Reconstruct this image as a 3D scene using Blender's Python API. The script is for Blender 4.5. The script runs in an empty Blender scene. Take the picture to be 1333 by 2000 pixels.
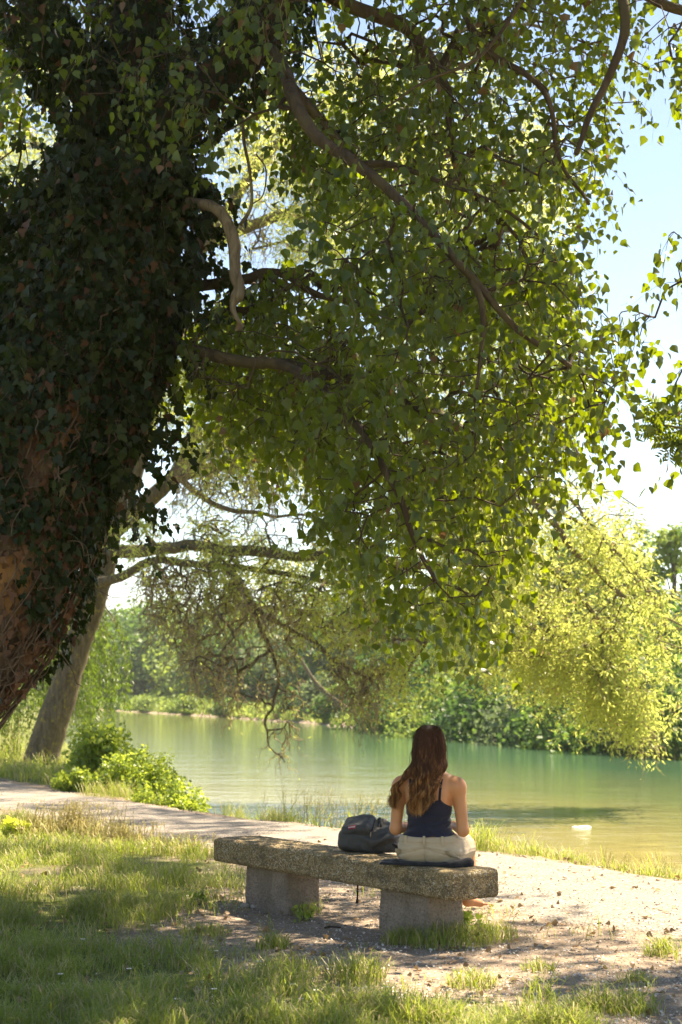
import bpy, math
import numpy as np
from mathutils import Vector, Matrix
rng = np.random.default_rng(11)
SC = bpy.context.scene
COL = SC.collection
PI = math.pi
F_PX = 3000.0
PITCH = math.atan(355.0 / F_PX)
CAM_H = 1.5
WATER_Z = -0.6

# ------------------------------------------------------------------ view geometry
def ray(px, py):
    x = (px - 667.0) / F_PX; y = (1000.0 - py) / F_PX
    c, s = math.cos(PITCH), math.sin(PITCH)
    return np.array([x, c - s * y, s + c * y])
def P(px, py, Y):
    r = ray(px, py)
    return np.array([0, 0, CAM_H]) + r * (Y / r[1])
def G(px, py, z=0.0):
    r = ray(px, py)
    return np.array([0, 0, CAM_H]) + r * ((z - CAM_H) / r[2])
def Parr(px, py, Y):
    x = (px - 667.0) / F_PX; y = (1000.0 - py) / F_PX
    c, s = math.cos(PITCH), math.sin(PITCH)
    d = np.stack([x, c - s * y, s + c * y], 1)
    return np.array([0, 0, CAM_H]) + d * (Y / d[:, 1])[:, None]

# ------------------------------------------------------------------ noise
def _hash(ix, iy, iz, seed):
    h = (ix.astype(np.int64) * 374761393 + iy.astype(np.int64) * 668265263 + iz.astype(np.int64) * 2147483647 + seed * 1274126177) & 0xffffffff
    h = ((h ^ (h >> 13)) * 1274126177) & 0xffffffff
    h = (h ^ (h >> 16)) & 0xffffff
    return h.astype(np.float64) / 0xffffff
def vnoise(p, scale=1.0, seed=0):
    p = np.asarray(p, float) * scale
    i = np.floor(p).astype(np.int64); f = p - i; f = f * f * (3 - 2 * f)
    out = 0
    for dx in (0, 1):
        for dy in (0, 1):
            for dz in (0, 1):
                w = (f[:, 0] if dx else 1 - f[:, 0]) * (f[:, 1] if dy else 1 - f[:, 1]) * (f[:, 2] if dz else 1 - f[:, 2])
                out = out + w * _hash(i[:, 0] + dx, i[:, 1] + dy, i[:, 2] + dz, seed)
    return out * 2 - 1
def fbm(p, scale=1.0, oct=4, seed=0):
    o = 0; a = 1.0; t = 0
    for k in range(oct):
        o = o + a * vnoise(p, scale, seed + k * 17); t += a; a *= .5; scale *= 2.03
    return o / t
def n2(x, y, scale, seed=0, oct=3):
    return fbm(np.stack([x, y, np.zeros_like(x)], 1), scale, oct, seed)
def sstep(a, b, x):
    t = np.clip((x - a) / (b - a), 0, 1); return t * t * (3 - 2 * t)
def unit(v):
    return v / np.maximum(np.linalg.norm(v, axis=-1, keepdims=True), 1e-9)

# ------------------------------------------------------------------ object helpers
def mesh_obj(name, verts, faces, mat=None, parent=None, smooth=False, loc=None):
    """faces: list of lists, or an (n,k) int array, or list of such arrays"""
    me = bpy.data.meshes.new(name)
    verts = np.asarray(verts, np.float32)
    arrs = []
    if isinstance(faces, np.ndarray): arrs = [faces]
    elif len(faces) and isinstance(faces[0], np.ndarray) and faces[0].ndim == 2: arrs = faces
    if arrs:
        arrs = [a for a in arrs if len(a)]
        me.vertices.add(len(verts)); me.vertices.foreach_set('co', verts.ravel())
        loops = np.concatenate([a.ravel() for a in arrs]).astype(np.int32)
        tot = np.concatenate([np.full(len(a), a.shape[1], np.int32) for a in arrs])
        st = np.concatenate([[0], np.cumsum(tot)[:-1]]).astype(np.int32)
        me.loops.add(len(loops)); me.loops.foreach_set('vertex_index', loops)
        me.polygons.add(len(tot)); me.polygons.foreach_set('loop_start', st); me.polygons.foreach_set('loop_total', tot)
        me.update(calc_edges=True); me.validate()
    else:
        me.from_pydata([tuple(map(float, v)) for v in verts], [], [tuple(int(i) for i in f) for f in faces]); me.update()
    if smooth: me.polygons.foreach_set('use_smooth', np.ones(len(me.polygons), bool))
    if mat: me.materials.append(mat)
    o = bpy.data.objects.new(name, me); COL.objects.link(o)
    if parent is not None:
        o.parent = parent
        if loc is None:   # vertices are given in world space: bring them to the parent's space
            M = parent.matrix_basis.inverted(); me.transform(M)
    if loc is not None: o.location = loc
    return o
def tag(o, label=None, cat=None, group=None, kind=None):
    if label: o['label'] = label
    if cat: o['category'] = cat
    if group: o['group'] = group
    if kind: o['kind'] = kind
    return o
def thing(name, label, cat, loc=(0, 0, 0), rz=0, group=None):
    o = bpy.data.objects.new(name, None); COL.objects.link(o)
    o.location = [float(v) for v in loc]; o.rotation_euler = (0, 0, rz); o.empty_display_size = .2
    o.matrix_basis = Matrix.Translation(o.location) @ Matrix.Rotation(rz, 4, 'Z')
    return tag(o, label, cat, group)
def copy_tree(o, parent=None):
    c = o.copy(); COL.objects.link(c)
    if parent is not None: c.parent = parent
    for ch in list(o.children): copy_tree(ch, c)
    return c
class MB:
    def __init__(s): s.v = []; s.f = {}; s.n = 0
    def add(s, v, f):
        v = np.asarray(v, float)
        groups = f if isinstance(f, list) else [f]
        for a in groups:
            a = np.asarray(a, np.int64)
            if a.size: s.f.setdefault(a.shape[1], []).append(a + s.n)
        s.v.append(v); s.n += len(v)
    def build(s, name, mat, parent=None, smooth=False):
        if not s.v: return None
        return mesh_obj(name, np.concatenate(s.v), [np.concatenate(a) for a in s.f.values()], mat, parent, smooth)

def frames(pts):
    pts = np.asarray(pts, float)
    t = np.gradient(pts, axis=0); t = unit(t)
    ref = np.array([0, 0, 1.0]) if abs(t[0][2]) < .9 else np.array([1.0, 0, 0])
    n = np.zeros_like(pts); a = unit(np.cross(t[0], ref)); n[0] = a
    for i in range(1, len(pts)):
        a = a - t[i] * np.dot(a, t[i]); a = a / max(np.linalg.norm(a), 1e-9); n[i] = a
    return t, n, np.cross(t, n)
def tube(mb, pts, rad, k=6, noise=0.0, seed=0, cap=True, nscale=6):
    pts = np.asarray(pts, float); rad = np.broadcast_to(np.asarray(rad, float), (len(pts),))
    t, n, b = frames(pts)
    ang = np.arange(k) * 2 * PI / k
    ca, sa = np.cos(ang), np.sin(ang)
    off = n[:, None] * ca[None, :, None] + b[:, None] * sa[None, :, None]
    r = rad[:, None] * np.ones(k)
    if noise:
        q = (pts[:, None] + off * rad[:, None, None]).reshape(-1, 3)
        r = r * (1 + noise * fbm(q, nscale, 3, seed).reshape(r.shape))
    v = (pts[:, None] + off * r[:, :, None]).reshape(-1, 3)
    i = np.arange(len(pts) - 1)[:, None] * k; j = np.arange(k)[None]; j2 = (j + 1) % k
    q = np.stack([i + j, i + j2, i + k + j2, i + k + j], -1).reshape(-1, 4)
    fs = [q]
    if cap:
        n0 = len(v); v = np.concatenate([v, pts[:1], pts[-1:]])
        jj = np.arange(k); j2 = (jj + 1) % k; e = (len(pts) - 1) * k
        fs.append(np.concatenate([np.stack([np.full(k, n0), j2, jj], 1), np.stack([np.full(k, n0 + 1), e + jj, e + j2], 1)]))
    mb.add(v, fs)
def catmull(pts, seg=8):
    p = np.asarray(pts, float)
    p = np.concatenate([[2 * p[0] - p[1]], p, [2 * p[-1] - p[-2]]])
    out = []
    for i in range(1, len(p) - 2):
        for t in np.linspace(0, 1, seg, endpoint=False):
            out.append(.5 * ((2 * p[i]) + (-p[i - 1] + p[i + 1]) * t + (2 * p[i - 1] - 5 * p[i] + 4 * p[i + 1] - p[i + 2]) * t * t + (-p[i - 1] + 3 * p[i] - 3 * p[i + 1] + p[i + 2]) * t ** 3))
    out.append(p[-2]); return np.array(out)

def scatter_cards(tv, tf, pos, axis, nrm, size):
    """place copies of a small leaf template (x = across, y = along, z = up off the blade) at pos"""
    tv = np.asarray(tv, float)
    y = unit(axis); z = nrm - y * np.sum(nrm * y, 1, keepdims=True); z = unit(z); x = np.cross(y, z)
    size = np.asarray(size, float)
    if size.ndim == 1: size = np.stack([size] * 3, 1)
    v = (x[:, None] * (tv[None, :, 0:1] * size[:, None, 0:1]) + y[:, None] * (tv[None, :, 1:2] * size[:, None, 1:2]) + z[:, None] * (tv[None, :, 2:3] * size[:, None, 2:3])) + pos[:, None]
    out = []
    for a in tf:
        a = np.asarray(a); out.append((a[None] + (np.arange(len(pos)) * len(tv))[:, None, None]).reshape(-1, a.shape[1]))
    return v.reshape(-1, 3), out
def rand_dirs(n):
    return unit(rng.normal(size=(n, 3)))

# leaf templates (unit length along y)
LEAF_POPLAR = (np.array([[0, 0, 0], [-.40, .16, .07], [-.43, .36, .08], [-.20, .68, .04], [0, 1.0, -.08], [.20, .68, .04], [.43, .36, .08], [.40, .16, .07], [0, .4, -.02]]),
               [np.array([[0, 8, 2, 1], [8, 4, 3, 2], [0, 7, 6, 8], [8, 6, 5, 4]])])
LEAF_IVY = (np.array([[0, 0, 0], [-.28, -.10, .03], [-.52, .28, .06], [-.26, .42, .03], [-.22, .70, .02], [0, 1.0, -.05], [.22, .70, .02], [.26, .42, .03], [.52, .28, .06], [.28, -.10, .03], [0, .4, -.03]]),
            [np.array([[0, 10, 2, 1], [10, 4, 3, 2], [0, 9, 8, 10], [10, 8, 7, 6]]), np.array([[10, 5, 4], [10, 6, 5]])])
LEAF_SLIM = (np.array([[0, 0, 0], [-.5, .42, .06], [0, 1, 0], [.5, .42, .06]]), [np.array([[0, 3, 2], [0, 2, 1]])])
LEAF_OVAL = (np.array([[0, 0, 0], [-.32, .22, .05], [-.36, .5, .05], [-.16, .82, 0], [0, 1, -.06], [.16, .82, 0], [.36, .5, .05], [.32, .22, .05]]),
             [np.array([[0, 7, 2, 1], [7, 6, 3, 2], [6, 5, 4, 3]])])
LEAF_CLUMP = (np.array([[-.1, 0, 0], [-.5, .3, .12], [-.25, .62, .0], [-.42, .95, .1], [.05, .8, .05], [.4, 1.0, -.1], [.3, .55, .1], [.52, .2, 0], [.1, .1, -.1]]),
              [np.array([[0, 8, 2, 1], [8, 4, 3, 2], [8, 6, 5, 4]]), np.array([[8, 7, 6]])])

# ------------------------------------------------------------------ materials
class Mat:
    def __init__(s, name):
        s.m = bpy.data.materials.new(name); s.m.use_nodes = True
        s.t = s.m.node_tree; s.t.nodes.clear(); s.out = s.t.nodes.new('ShaderNodeOutputMaterial')
    def n(s, typ, ins=None, **kw):
        nd = s.t.nodes.new(typ)
        for k, v in kw.items(): setattr(nd, k, v)
        for k, v in (ins or {}).items(): s.set(nd.inputs[k], v)
        return nd
    def set(s, sock, v):
        if isinstance(v, bpy.types.NodeSocket): s.t.links.new(v, sock)
        elif isinstance(v, (tuple, list)) and sock.type == 'RGBA' and len(v) == 3: sock.default_value = (*v, 1)
        else: sock.default_value = v
    def coord(s, kind='Object', scale=(1, 1, 1)):
        tc = s.n('ShaderNodeTexCoord')
        mp = s.n('ShaderNodeMapping', {'Vector': tc.outputs[kind]}); mp.inputs['Scale'].default_value = scale
        return mp.outputs[0]
    def noise(s, vec, scale, detail=4, rough=.55, dist=0):
        return s.n('ShaderNodeTexNoise', {'Vector': vec, 'Scale': scale, 'Detail': detail, 'Roughness': rough, 'Distortion': dist}).outputs['Fac']
    def ramp(s, fac, stops, interp='LINEAR'):
        r = s.n('ShaderNodeValToRGB', {'Fac': fac}); r.color_ramp.interpolation = interp
        e = r.color_ramp.elements
        while len(e) < len(stops): e.new(.5)
        for el, (p, c) in zip(e, stops): el.position = p; el.color = (*c, 1) if len(c) == 3 else c
        return r.outputs['Color']
    def mix(s, fac, a, b, mode='MIX'):
        nd = s.n('ShaderNodeMix', data_type='RGBA', blend_type=mode)
        s.set(nd.inputs[0], fac); s.set(nd.inputs[6], a); s.set(nd.inputs[7], b); return nd.outputs[2]
    def math(s, op, a, b=0.0, c=None):
        nd = s.n('ShaderNodeMath', operation=op); s.set(nd.inputs[0], a); s.set(nd.inputs[1], b)
        if c is not None: s.set(nd.inputs[2], c)
        return nd.outputs[0]
    def bump(s, h, strength=.5, dist=.01, normal=None):
        d = {'Height': h, 'Strength': strength, 'Distance': dist}
        if normal is not None: d['Normal'] = normal
        return s.n('ShaderNodeBump', d).outputs[0]
    def pbr(s, **kw):
        ins = {}
        names = dict(color='Base Color', rough='Roughness', spec='Specular IOR Level', normal='Normal', metal='Metallic', ior='IOR', sss='Subsurface Weight', sheen='Sheen Weight', trans='Transmission Weight', coat='Coat Weight')
        for k, v in kw.items(): ins[names[k]] = v
        return s.n('ShaderNodeBsdfPrincipled', ins).outputs[0]
    def done(s, sh):
        s.t.links.new(sh, s.out.inputs['Surface']); return s.m
def island(m):
    return m.n('ShaderNodeNewGeometry').outputs['Random Per Island']
def leaf_mat(name, dark, light, trans, tfac=.45, rough=.4, brown=None, spec=.5):
    m = Mat(name)
    r = island(m); v = m.coord('Object')
    big = m.noise(v, .9, 2)
    f = m.math('ADD', m.math('MULTIPLY', r, .75), m.math('MULTIPLY', big, .3))
    col = m.mix(f, dark, light)
    tcol = m.mix(f, tuple(c * .7 for c in trans), trans)
    if brown:
        k = m.math('GREATER_THAN', m.math('FRACT', m.math('MULTIPLY', r, 37.7)), brown[1])
        col = m.mix(k, col, brown[0]); tcol = m.mix(k, tcol, brown[0])
    a = m.pbr(color=col, rough=rough, spec=spec)
    b = m.n('ShaderNodeBsdfTranslucent', {'Color': tcol}).outputs[0]
    x = m.n('ShaderNodeMixShader', {0: tfac}); m.t.links.new(a, x.inputs[1]); m.t.links.new(b, x.inputs[2])
    return m.done(x.outputs[0])
def bark_mat(name, c1, c2, c3=None, scale=(9, 9, 2.2), bump=.02, moss=None):
    m = Mat(name)
    v = m.coord('Object', scale)
    a = m.noise(v, 1.6, 6, .65, .6); w = m.noise(m.coord('Object'), 2.5, 3)
    col = m.ramp(a, [(.3, c1), (.7, c2)])
    if c3: col = m.mix(m.math('GREATER_THAN', w, .56), col, m.ramp(a, [(.3, tuple(x * .7 for x in c3)), (.7, c3)]))
    if moss:
        g = m.ramp(m.noise(m.coord('Object'), 7, 5, .7), [(.56, (0, 0, 0)), (.64, (1, 1, 1))])
        col = m.mix(m.math('MULTIPLY', g, .8), col, moss)
    return m.done(m.pbr(color=col, rough=.9, spec=.2, normal=m.bump(a, .9, bump)))

# ------------------------------------------------------------------ signed-distance modelling
class SDF:
    def __init__(s, lo, hi, h):
        s.lo = np.array(lo, float); s.h = h
        s.n = np.ceil((np.array(hi) - s.lo) / h).astype(int) + 1
        s.F = np.full(s.n, 1.0, np.float32)
    def _box(s, lo, hi, m):
        a = np.clip(np.floor((np.array(lo) - m - s.lo) / s.h).astype(int), 0, s.n)
        b = np.clip(np.ceil((np.array(hi) + m - s.lo) / s.h).astype(int) + 1, 0, s.n)
        sl = tuple(slice(x, y) for x, y in zip(a, b))
        g = np.meshgrid(*[(s.lo[i] + np.arange(a[i], b[i]) * s.h) for i in range(3)], indexing='ij', sparse=True)
        return sl, g
    def _join(s, sl, d, k, mode):
        a = s.F[sl]; d = d.astype(np.float32)
        if mode == 'cut': s.F[sl] = np.maximum(a, -d); return
        if mode == 'scut': h = np.clip(.5 - .5 * (a + d) / k, 0, 1); s.F[sl] = a * (1 - h) - d * h + k * h * (1 - h); return
        if k <= 0: s.F[sl] = np.minimum(a, d); return
        h = np.clip(.5 + .5 * (a - d) / k, 0, 1); s.F[sl] = a * (1 - h) + d * h - k * h * (1 - h)
    def cone(s, a, b, ra, rb, k=.03, mode='add'):
        a = np.array(a, float); b = np.array(b, float); R = max(ra, rb)
        sl, g = s._box(np.minimum(a, b), np.maximum(a, b), R + k + s.h * 3)
        ba = b - a; L = max((ba ** 2).sum(), 1e-9)
        t = np.clip(((g[0] - a[0]) * ba[0] + (g[1] - a[1]) * ba[1] + (g[2] - a[2]) * ba[2]) / L, 0, 1)
        d = np.sqrt((g[0] - a[0] - ba[0] * t) ** 2 + (g[1] - a[1] - ba[1] * t) ** 2 + (g[2] - a[2] - ba[2] * t) ** 2) - (ra + (rb - ra) * t)
        s._join(sl, d, k, mode)
    def ell(s, c, r, k=.03, rot=None, mode='add'):
        c = np.array(c, float); r = np.array(r, float); R = r.max()
        sl, g = s._box(c - R, c + R, k + s.h * 3)
        q = [g[i] - c[i] for i in range(3)]
        if rot is not None:
            M = np.array(rot).T; q = [M[i][0] * q[0] + M[i][1] * q[1] + M[i][2] * q[2] for i in range(3)]
        k0 = np.sqrt((q[0] / r[0]) ** 2 + (q[1] / r[1]) ** 2 + (q[2] / r[2]) ** 2)
        k1 = np.sqrt((q[0] / r[0] ** 2) ** 2 + (q[1] / r[1] ** 2) ** 2 + (q[2] / r[2] ** 2) ** 2)
        s._join(sl, k0 * (k0 - 1) / np.maximum(k1, 1e-6), k, mode)
    def box(s, c, half, rr=.02, k=.02, rot=None, mode='add'):
        c = np.array(c, float); half = np.array(half, float); R = np.linalg.norm(half)
        sl, g = s._box(c - R, c + R, k + s.h * 3)
        q = [g[i] - c[i] for i in range(3)]
        if rot is not None:
            M = np.array(rot).T; q = [M[i][0] * q[0] + M[i][1] * q[1] + M[i][2] * q[2] for i in range(3)]
        q = [np.abs(q[i]) - half[i] + rr for i in range(3)]
        d = np.sqrt(sum(np.maximum(x, 0) ** 2 for x in q)) + np.minimum(np.maximum(q[0], np.maximum(q[1], q[2])), 0) - rr
        s._join(sl, d, k, mode)
    def grid(s):
        return np.meshgrid(*[(s.lo[i] + np.arange(s.n[i]) * s.h) for i in range(3)], indexing='ij', sparse=True)
    def mesh(s, F=None):
        F = s.F if F is None else F
        I = F < 0
        nx, ny, nz = F.shape
        cs = sum(I[a:nx - 1 + a, b:ny - 1 + b, c:nz - 1 + c].astype(np.int8) for a in (0, 1) for b in (0, 1) for c in (0, 1))
        act = np.argwhere((cs > 0) & (cs < 8))
        idx = np.full((nx - 1, ny - 1, nz - 1), -1, np.int64); idx[tuple(act.T)] = np.arange(len(act))
        acc = np.zeros((len(act), 3)); cnt = np.zeros(len(act))
        cor = [(a, b, c) for a in (0, 1) for b in (0, 1) for c in (0, 1)]
        for p in cor:
            for ax in range(3):
                if p[ax]: continue
                q = list(p); q[ax] = 1
                f0 = F[act[:, 0] + p[0], act[:, 1] + p[1], act[:, 2] + p[2]]; f1 = F[act[:, 0] + q[0], act[:, 1] + q[1], act[:, 2] + q[2]]
                m = (f0 < 0) != (f1 < 0)
                t = np.where(m, f0 / np.where(m, f0 - f1, 1), 0)
                pos = np.tile(np.array(p, float), (len(act), 1)); pos[:, ax] = t
                acc += pos * m[:, None]; cnt += m
        v = (act + acc / cnt[:, None]) * s.h + s.lo
        fs = []
        for ax in range(3):
            sh = [slice(0, nx), slice(0, ny), slice(0, nz)]
            A = [slice(1, -1)] * 3; B = [slice(1, -1)] * 3
            A[ax] = slice(0, -1); B[ax] = slice(1, None)
            a = I[tuple(A)]; b = I[tuple(B)]
            e = np.argwhere(a != b)
            flip = a[tuple(e.T)]
            e = e + 1; e[:, ax] -= 1
            u, w = (ax + 1) % 3, (ax + 2) % 3
            def c(du, dw):
                t = e.copy(); t[:, u] -= du; t[:, w] -= dw; return idx[t[:, 0], t[:, 1], t[:, 2]]
            q = np.stack([c(0, 0), c(1, 0), c(1, 1), c(0, 1)], 1)
            q[~flip] = q[~flip][:, ::-1]
            fs.append(q[(q >= 0).all(1)])
        return v, np.concatenate(fs)
def rot_m(ax, ay, az):
    return np.array((Matrix.Rotation(az, 3, 'Z') @ Matrix.Rotation(ay, 3, 'Y') @ Matrix.Rotation(ax, 3, 'X')))
# ================================================================== camera, light, sky
cam = bpy.data.objects.new('camera', bpy.data.cameras.new('camera')); COL.objects.link(cam); SC.camera = cam
cam.data.sensor_fit = 'VERTICAL'; cam.data.sensor_height = 36; cam.data.sensor_width = 24
cam.data.lens = F_PX / 2000 * 36; cam.data.clip_end = 6000; cam.data.clip_start = .1
cam.location = (0, 0, CAM_H); cam.rotation_euler = (PI / 2 + PITCH, 0, 0)
cam.data.dof.use_dof = True; cam.data.dof.focus_distance = 9.6; cam.data.dof.aperture_fstop = 4.0

SUN_AZ, SUN_EL = math.radians(48), math.radians(57)
sd = Vector((math.sin(SUN_AZ) * math.cos(SUN_EL), math.cos(SUN_AZ) * math.cos(SUN_EL), math.sin(SUN_EL)))
sl = bpy.data.lights.new('sun', 'SUN'); sl.energy = 5.0; sl.angle = math.radians(.53); sl.color = (1, .93, .80)
so = bpy.data.objects.new('sun', sl); COL.objects.link(so); so.rotation_euler = sd.to_track_quat('Z', 'Y').to_euler(); so.location = sd * 60
w = bpy.data.worlds.new('World'); SC.world = w; w.use_nodes = True
nt = w.node_tree; bg = nt.nodes['Background']
sky = nt.nodes.new('ShaderNodeTexSky'); sky.sky_type = 'NISHITA'; sky.sun_disc = False
sky.sun_elevation = SUN_EL; sky.sun_rotation = SUN_AZ; sky.air_density = .9; sky.dust_density = .0; sky.ozone_density = 1.6
nt.links.new(sky.outputs[0], bg.inputs[0]); bg.inputs[1].default_value = .068
SC.view_settings.view_transform = 'Standard'; SC.view_settings.look = 'None'; SC.view_settings.gamma = 1; SC.view_settings.exposure = EXPOSURE if 'EXPOSURE' in globals() else 2.02
SC.view_settings.use_white_balance = True; SC.view_settings.white_balance_temperature = 7900; SC.view_settings.white_balance_tint = 12
SC.cycles.volume_bounces = 0; SC.cycles.volume_max_steps = 64
SC.cycles.max_bounces = 10; SC.cycles.diffuse_bounces = 4; SC.cycles.transmission_bounces = 6; SC.cycles.transparent_max_bounces = 4
SC.cycles.use_denoising = True

# ================================================================== terrain
NB = np.array([.85, .527])          # across the path, towards the river
UB = np.array([-.527, .85])         # along the path, away to the left
def qof(x, y): return x * NB[0] + y * NB[1]
near_shore = [(62, -82), (12, -1.0), (5.2, 10.0), (2.6, 14.3), (.9, 17.0), (-.7, 19.4), (-2.4, 22.4), (-3.3, 26), (-4.3, 32), (-8, 48), (-12, 66), (-26, 140), (-52, 215), (-120, 320), (-300, 500)]
far_shore = [(-300, 700), (-140, 345), (-75, 275), (-34.8, 214), (-12, 143), (-2.6, 112), (5.6, 75), (11.9, 53), (24, 22), (80, -60)]
RIV = np.array(near_shore + far_shore, float)
def river_dist(x, y, seg=None):
    """signed distance, negative in the water; and whether the far shore is the nearer one"""
    n = len(RIV); best = np.full(x.shape, 1e9); which = np.zeros(x.shape, int); ins = np.zeros(x.shape, bool)
    for i in range(n):
        a = RIV[i]; b = RIV[(i + 1) % n]; ab = b - a
        t = np.clip(((x - a[0]) * ab[0] + (y - a[1]) * ab[1]) / (ab @ ab), 0, 1)
        d = np.hypot(x - a[0] - ab[0] * t, y - a[1] - ab[1] * t)
        m = d < best; best = np.where(m, d, best); which = np.where(m, i, which)
        c = ((a[1] > y) != (b[1] > y)) & (x < (b[0] - a[0]) * (y - a[1]) / (b[1] - a[1] + 1e-12) + a[0])
        ins ^= c
    return np.where(ins, -best, best), which >= len(near_shore) - 1
def height(x, y):
    x = np.asarray(x, float); y = np.asarray(y, float)
    d, far = river_dist(x, y)
    d = d + .18 * n2(x, y, .8, 3) * sstep(2, 0, np.abs(d)) * 1.5
    near = WATER_Z + .62 * sstep(-.1, .75, d) + np.where(d < 0, np.maximum(d * .22, -1.2), 0)
    bumps = .035 * n2(x, y, .45, 5) + .012 * n2(x, y, 2.2, 6)
    nz = near + bumps * sstep(.3, 1.0, d)
    qq = qof(x, y)
    nz = nz + .03 * sstep(6.4, 5.6, qq) * sstep(-1, -3, x) 
    left = sstep(10, -30, x)
    fz = WATER_Z + .55 * sstep(-.2, 1.2, d) + np.where(d < 0, np.maximum(d * .22, -1.2), 0) + sstep(0, 30, d) * (.8 + 1.6 * left) + sstep(25, 160, d) * (6 + 6 * left)
    fz = fz + sstep(5, 60, d) * .8 * n2(x, y, .03, 9)
    return np.where(far, fz, nz)
def hz(x, y): return float(height(np.array([x]), np.array([y]))[0])

m = Mat('ground_soil')
g = m.coord('Object')
a = m.noise(g, 1.3, 5, .6); b = m.noise(g, 38, 4, .7); c = m.noise(g, 9, 5, .6)
soil = m.ramp(c, [(.3, (.17, .125, .09)), (.55, (.28, .22, .165)), (.8, (.36, .295, .235))])
soil = m.mix(m.math('MULTIPLY', m.ramp(b, [(.58, (0, 0, 0)), (.66, (1, 1, 1))]), .75), soil, (.42, .37, .32))
green = m.ramp(b, [(.3, (.09, .105, .03)), (.7, (.16, .18, .05))])
col = m.mix(m.ramp(m.n('ShaderNodeAttribute', attribute_name='green').outputs['Fac'], [(.3, (0, 0, 0)), (.7, (1, 1, 1))]), soil, green)
SOIL = m.done(m.pbr(color=col, rough=.95, spec=.15, normal=m.bump(m.math('ADD', b, c), .8, .02)))

def grass_density(x, y):
    """1 = full turf, 0 = bare earth"""
    q = qof(x, y); n = n2(x, y, .9, 21) ; n_s = n2(x, y, 2.6, 22)
    near = sstep(4.9, 3.6, q + .9 * n)                                  # foreground turf
    left = sstep(-.6, -1.6, x + .5 * n) * sstep(6.95, 6.6, q + .25 * n_s)     # left of the bench
    behind = sstep(-.9, -2.1, x) * sstep(7.3, 6.6, q)
    right = .22 * sstep(.15, .5, n_s) * sstep(6.8, 6.2, q)
    t = np.maximum(np.maximum(near, left), right)
    t = t * (1 - .55 * sstep(.0, .55, n2(x, y, 1.3, 24)) * sstep(2.8, 4.2, q))
    strip = sstep(9.05, 9.3, q + .14 * n_s)
    return np.clip(np.maximum(t, strip), 0, 1)

yr = np.concatenate([np.linspace(-60, 4, 24, endpoint=False), np.linspace(4, 20, 150, endpoint=False), np.linspace(20, 36, 70, endpoint=False), 36 * np.exp(np.linspace(0, math.log(1500 / 36), 130))])
xs = np.sinh(np.linspace(-1, 1, 331) * 6.0) / math.sinh(6.0) * 900
X, Yg = np.meshgrid(xs, yr); x = X.ravel(); y = Yg.ravel()
z = height(x, y); z = np.where(np.hypot(x, y) > 700, z - 3, z)
nxg = len(xs); i = np.arange(len(yr) - 1)[:, None] * nxg + np.arange(nxg - 1)[None]
q = np.stack([i, i + 1, i + nxg + 1, i + nxg], -1).reshape(-1, 4)
ground = mesh_obj('ground', np.stack([x, y, z], 1), q, SOIL, smooth=True); tag(ground, kind='structure')
dR, farR = river_dist(x, y)
at = ground.data.attributes.new('green', 'FLOAT', 'POINT')
at.data.foreach_set('value', np.where(farR, sstep(0, 1, dR), grass_density(x, y) * .8 + .2 * (qof(x, y) > 11)).astype(np.float32))

# river water: one sheet; shallow sandy bottom near our bank, deep green further out
m = Mat('river_water')
g = m.coord('Object')
pos = m.n('ShaderNodeNewGeometry').outputs['Position']
sep = m.n('ShaderNodeSeparateXYZ', {0: pos})
qn = m.math('ADD', m.math('MULTIPLY', sep.outputs[0], NB[0]), m.math('MULTIPLY', sep.outputs[1], NB[1]))
qn = m.math('ADD', qn, m.math('MULTIPLY', m.noise(m.coord('Object', (.10, .10, 1)), 1, 3), 5.0))
dep = m.math('DIVIDE', m.math('SUBTRACT', qn, 12.0), 26.0)
col = m.ramp(dep, [(0, (.30, .22, .095)), (.22, (.25, .215, .085)), (.48, (.125, .155, .068)), (.8, (.052, .122, .068))])
reflect_tint = m.n('ShaderNodeMapRange', {0: sep.outputs[0], 1: 3.0, 2: -9.0}).outputs[0]  # olive tree reflection painted into the water colour towards the left
col = m.mix(m.math('MULTIPLY', reflect_tint, .75), col, (.175, .18, .068))
w1 = m.noise(m.coord('Object', (1.1, 1.9, 1)), 1.4, 5, .6, .3); w2 = m.noise(m.coord('Object', (.35, .6, 1)), .8, 2)
hh = m.math('ADD', m.math('MULTIPLY', w1, .035), m.math('MULTIPLY', w2, .06))
nrm = m.n('ShaderNodeBump', {'Height': hh, 'Strength': .42, 'Distance': 1.0}).outputs[0]
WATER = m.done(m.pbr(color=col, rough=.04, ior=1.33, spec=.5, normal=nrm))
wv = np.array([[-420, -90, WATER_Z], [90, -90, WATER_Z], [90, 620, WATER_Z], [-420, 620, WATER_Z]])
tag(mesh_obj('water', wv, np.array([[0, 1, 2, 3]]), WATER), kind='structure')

# gravel path: a strip 4 mm above the soil with ragged edges
m = Mat('path_gravel')
g = m.coord('Object')
b = m.noise(g, 55, 3, .8); c = m.noise(g, 3.2, 5, .65); v = m.n('ShaderNodeTexVoronoi', {'Vector': g, 'Scale': 42.0})
col = m.ramp(c, [(.3, (.17, .145, .118)), (.7, (.255, .22, .185))])
col = m.mix(m.ramp(b, [(.5, (0, 0, 0)), (.62, (.9, .9, .9))]), col, (.42, .39, .35))
col = m.mix(m.ramp(b, [(.36, (.8, .8, .8)), (.44, (0, 0, 0))]), col, (.12, .10, .08))
GRAVEL = m.done(m.pbr(color=col, rough=.95, spec=.2, normal=m.bump(m.math('ADD', b, v.outputs['Distance']), .7, .015)))
sv = np.concatenate([np.linspace(-14, 14, 90, endpoint=False), np.linspace(14, 60, 80)]); tv = np.linspace(0, 1, 22)
S, T = np.meshgrid(sv, tv, indexing='ij'); s_ = S.ravel(); t_ = T.ravel()
base = np.array([.0, 9.0 / NB[1]])[None]      # a point with q = 9
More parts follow.
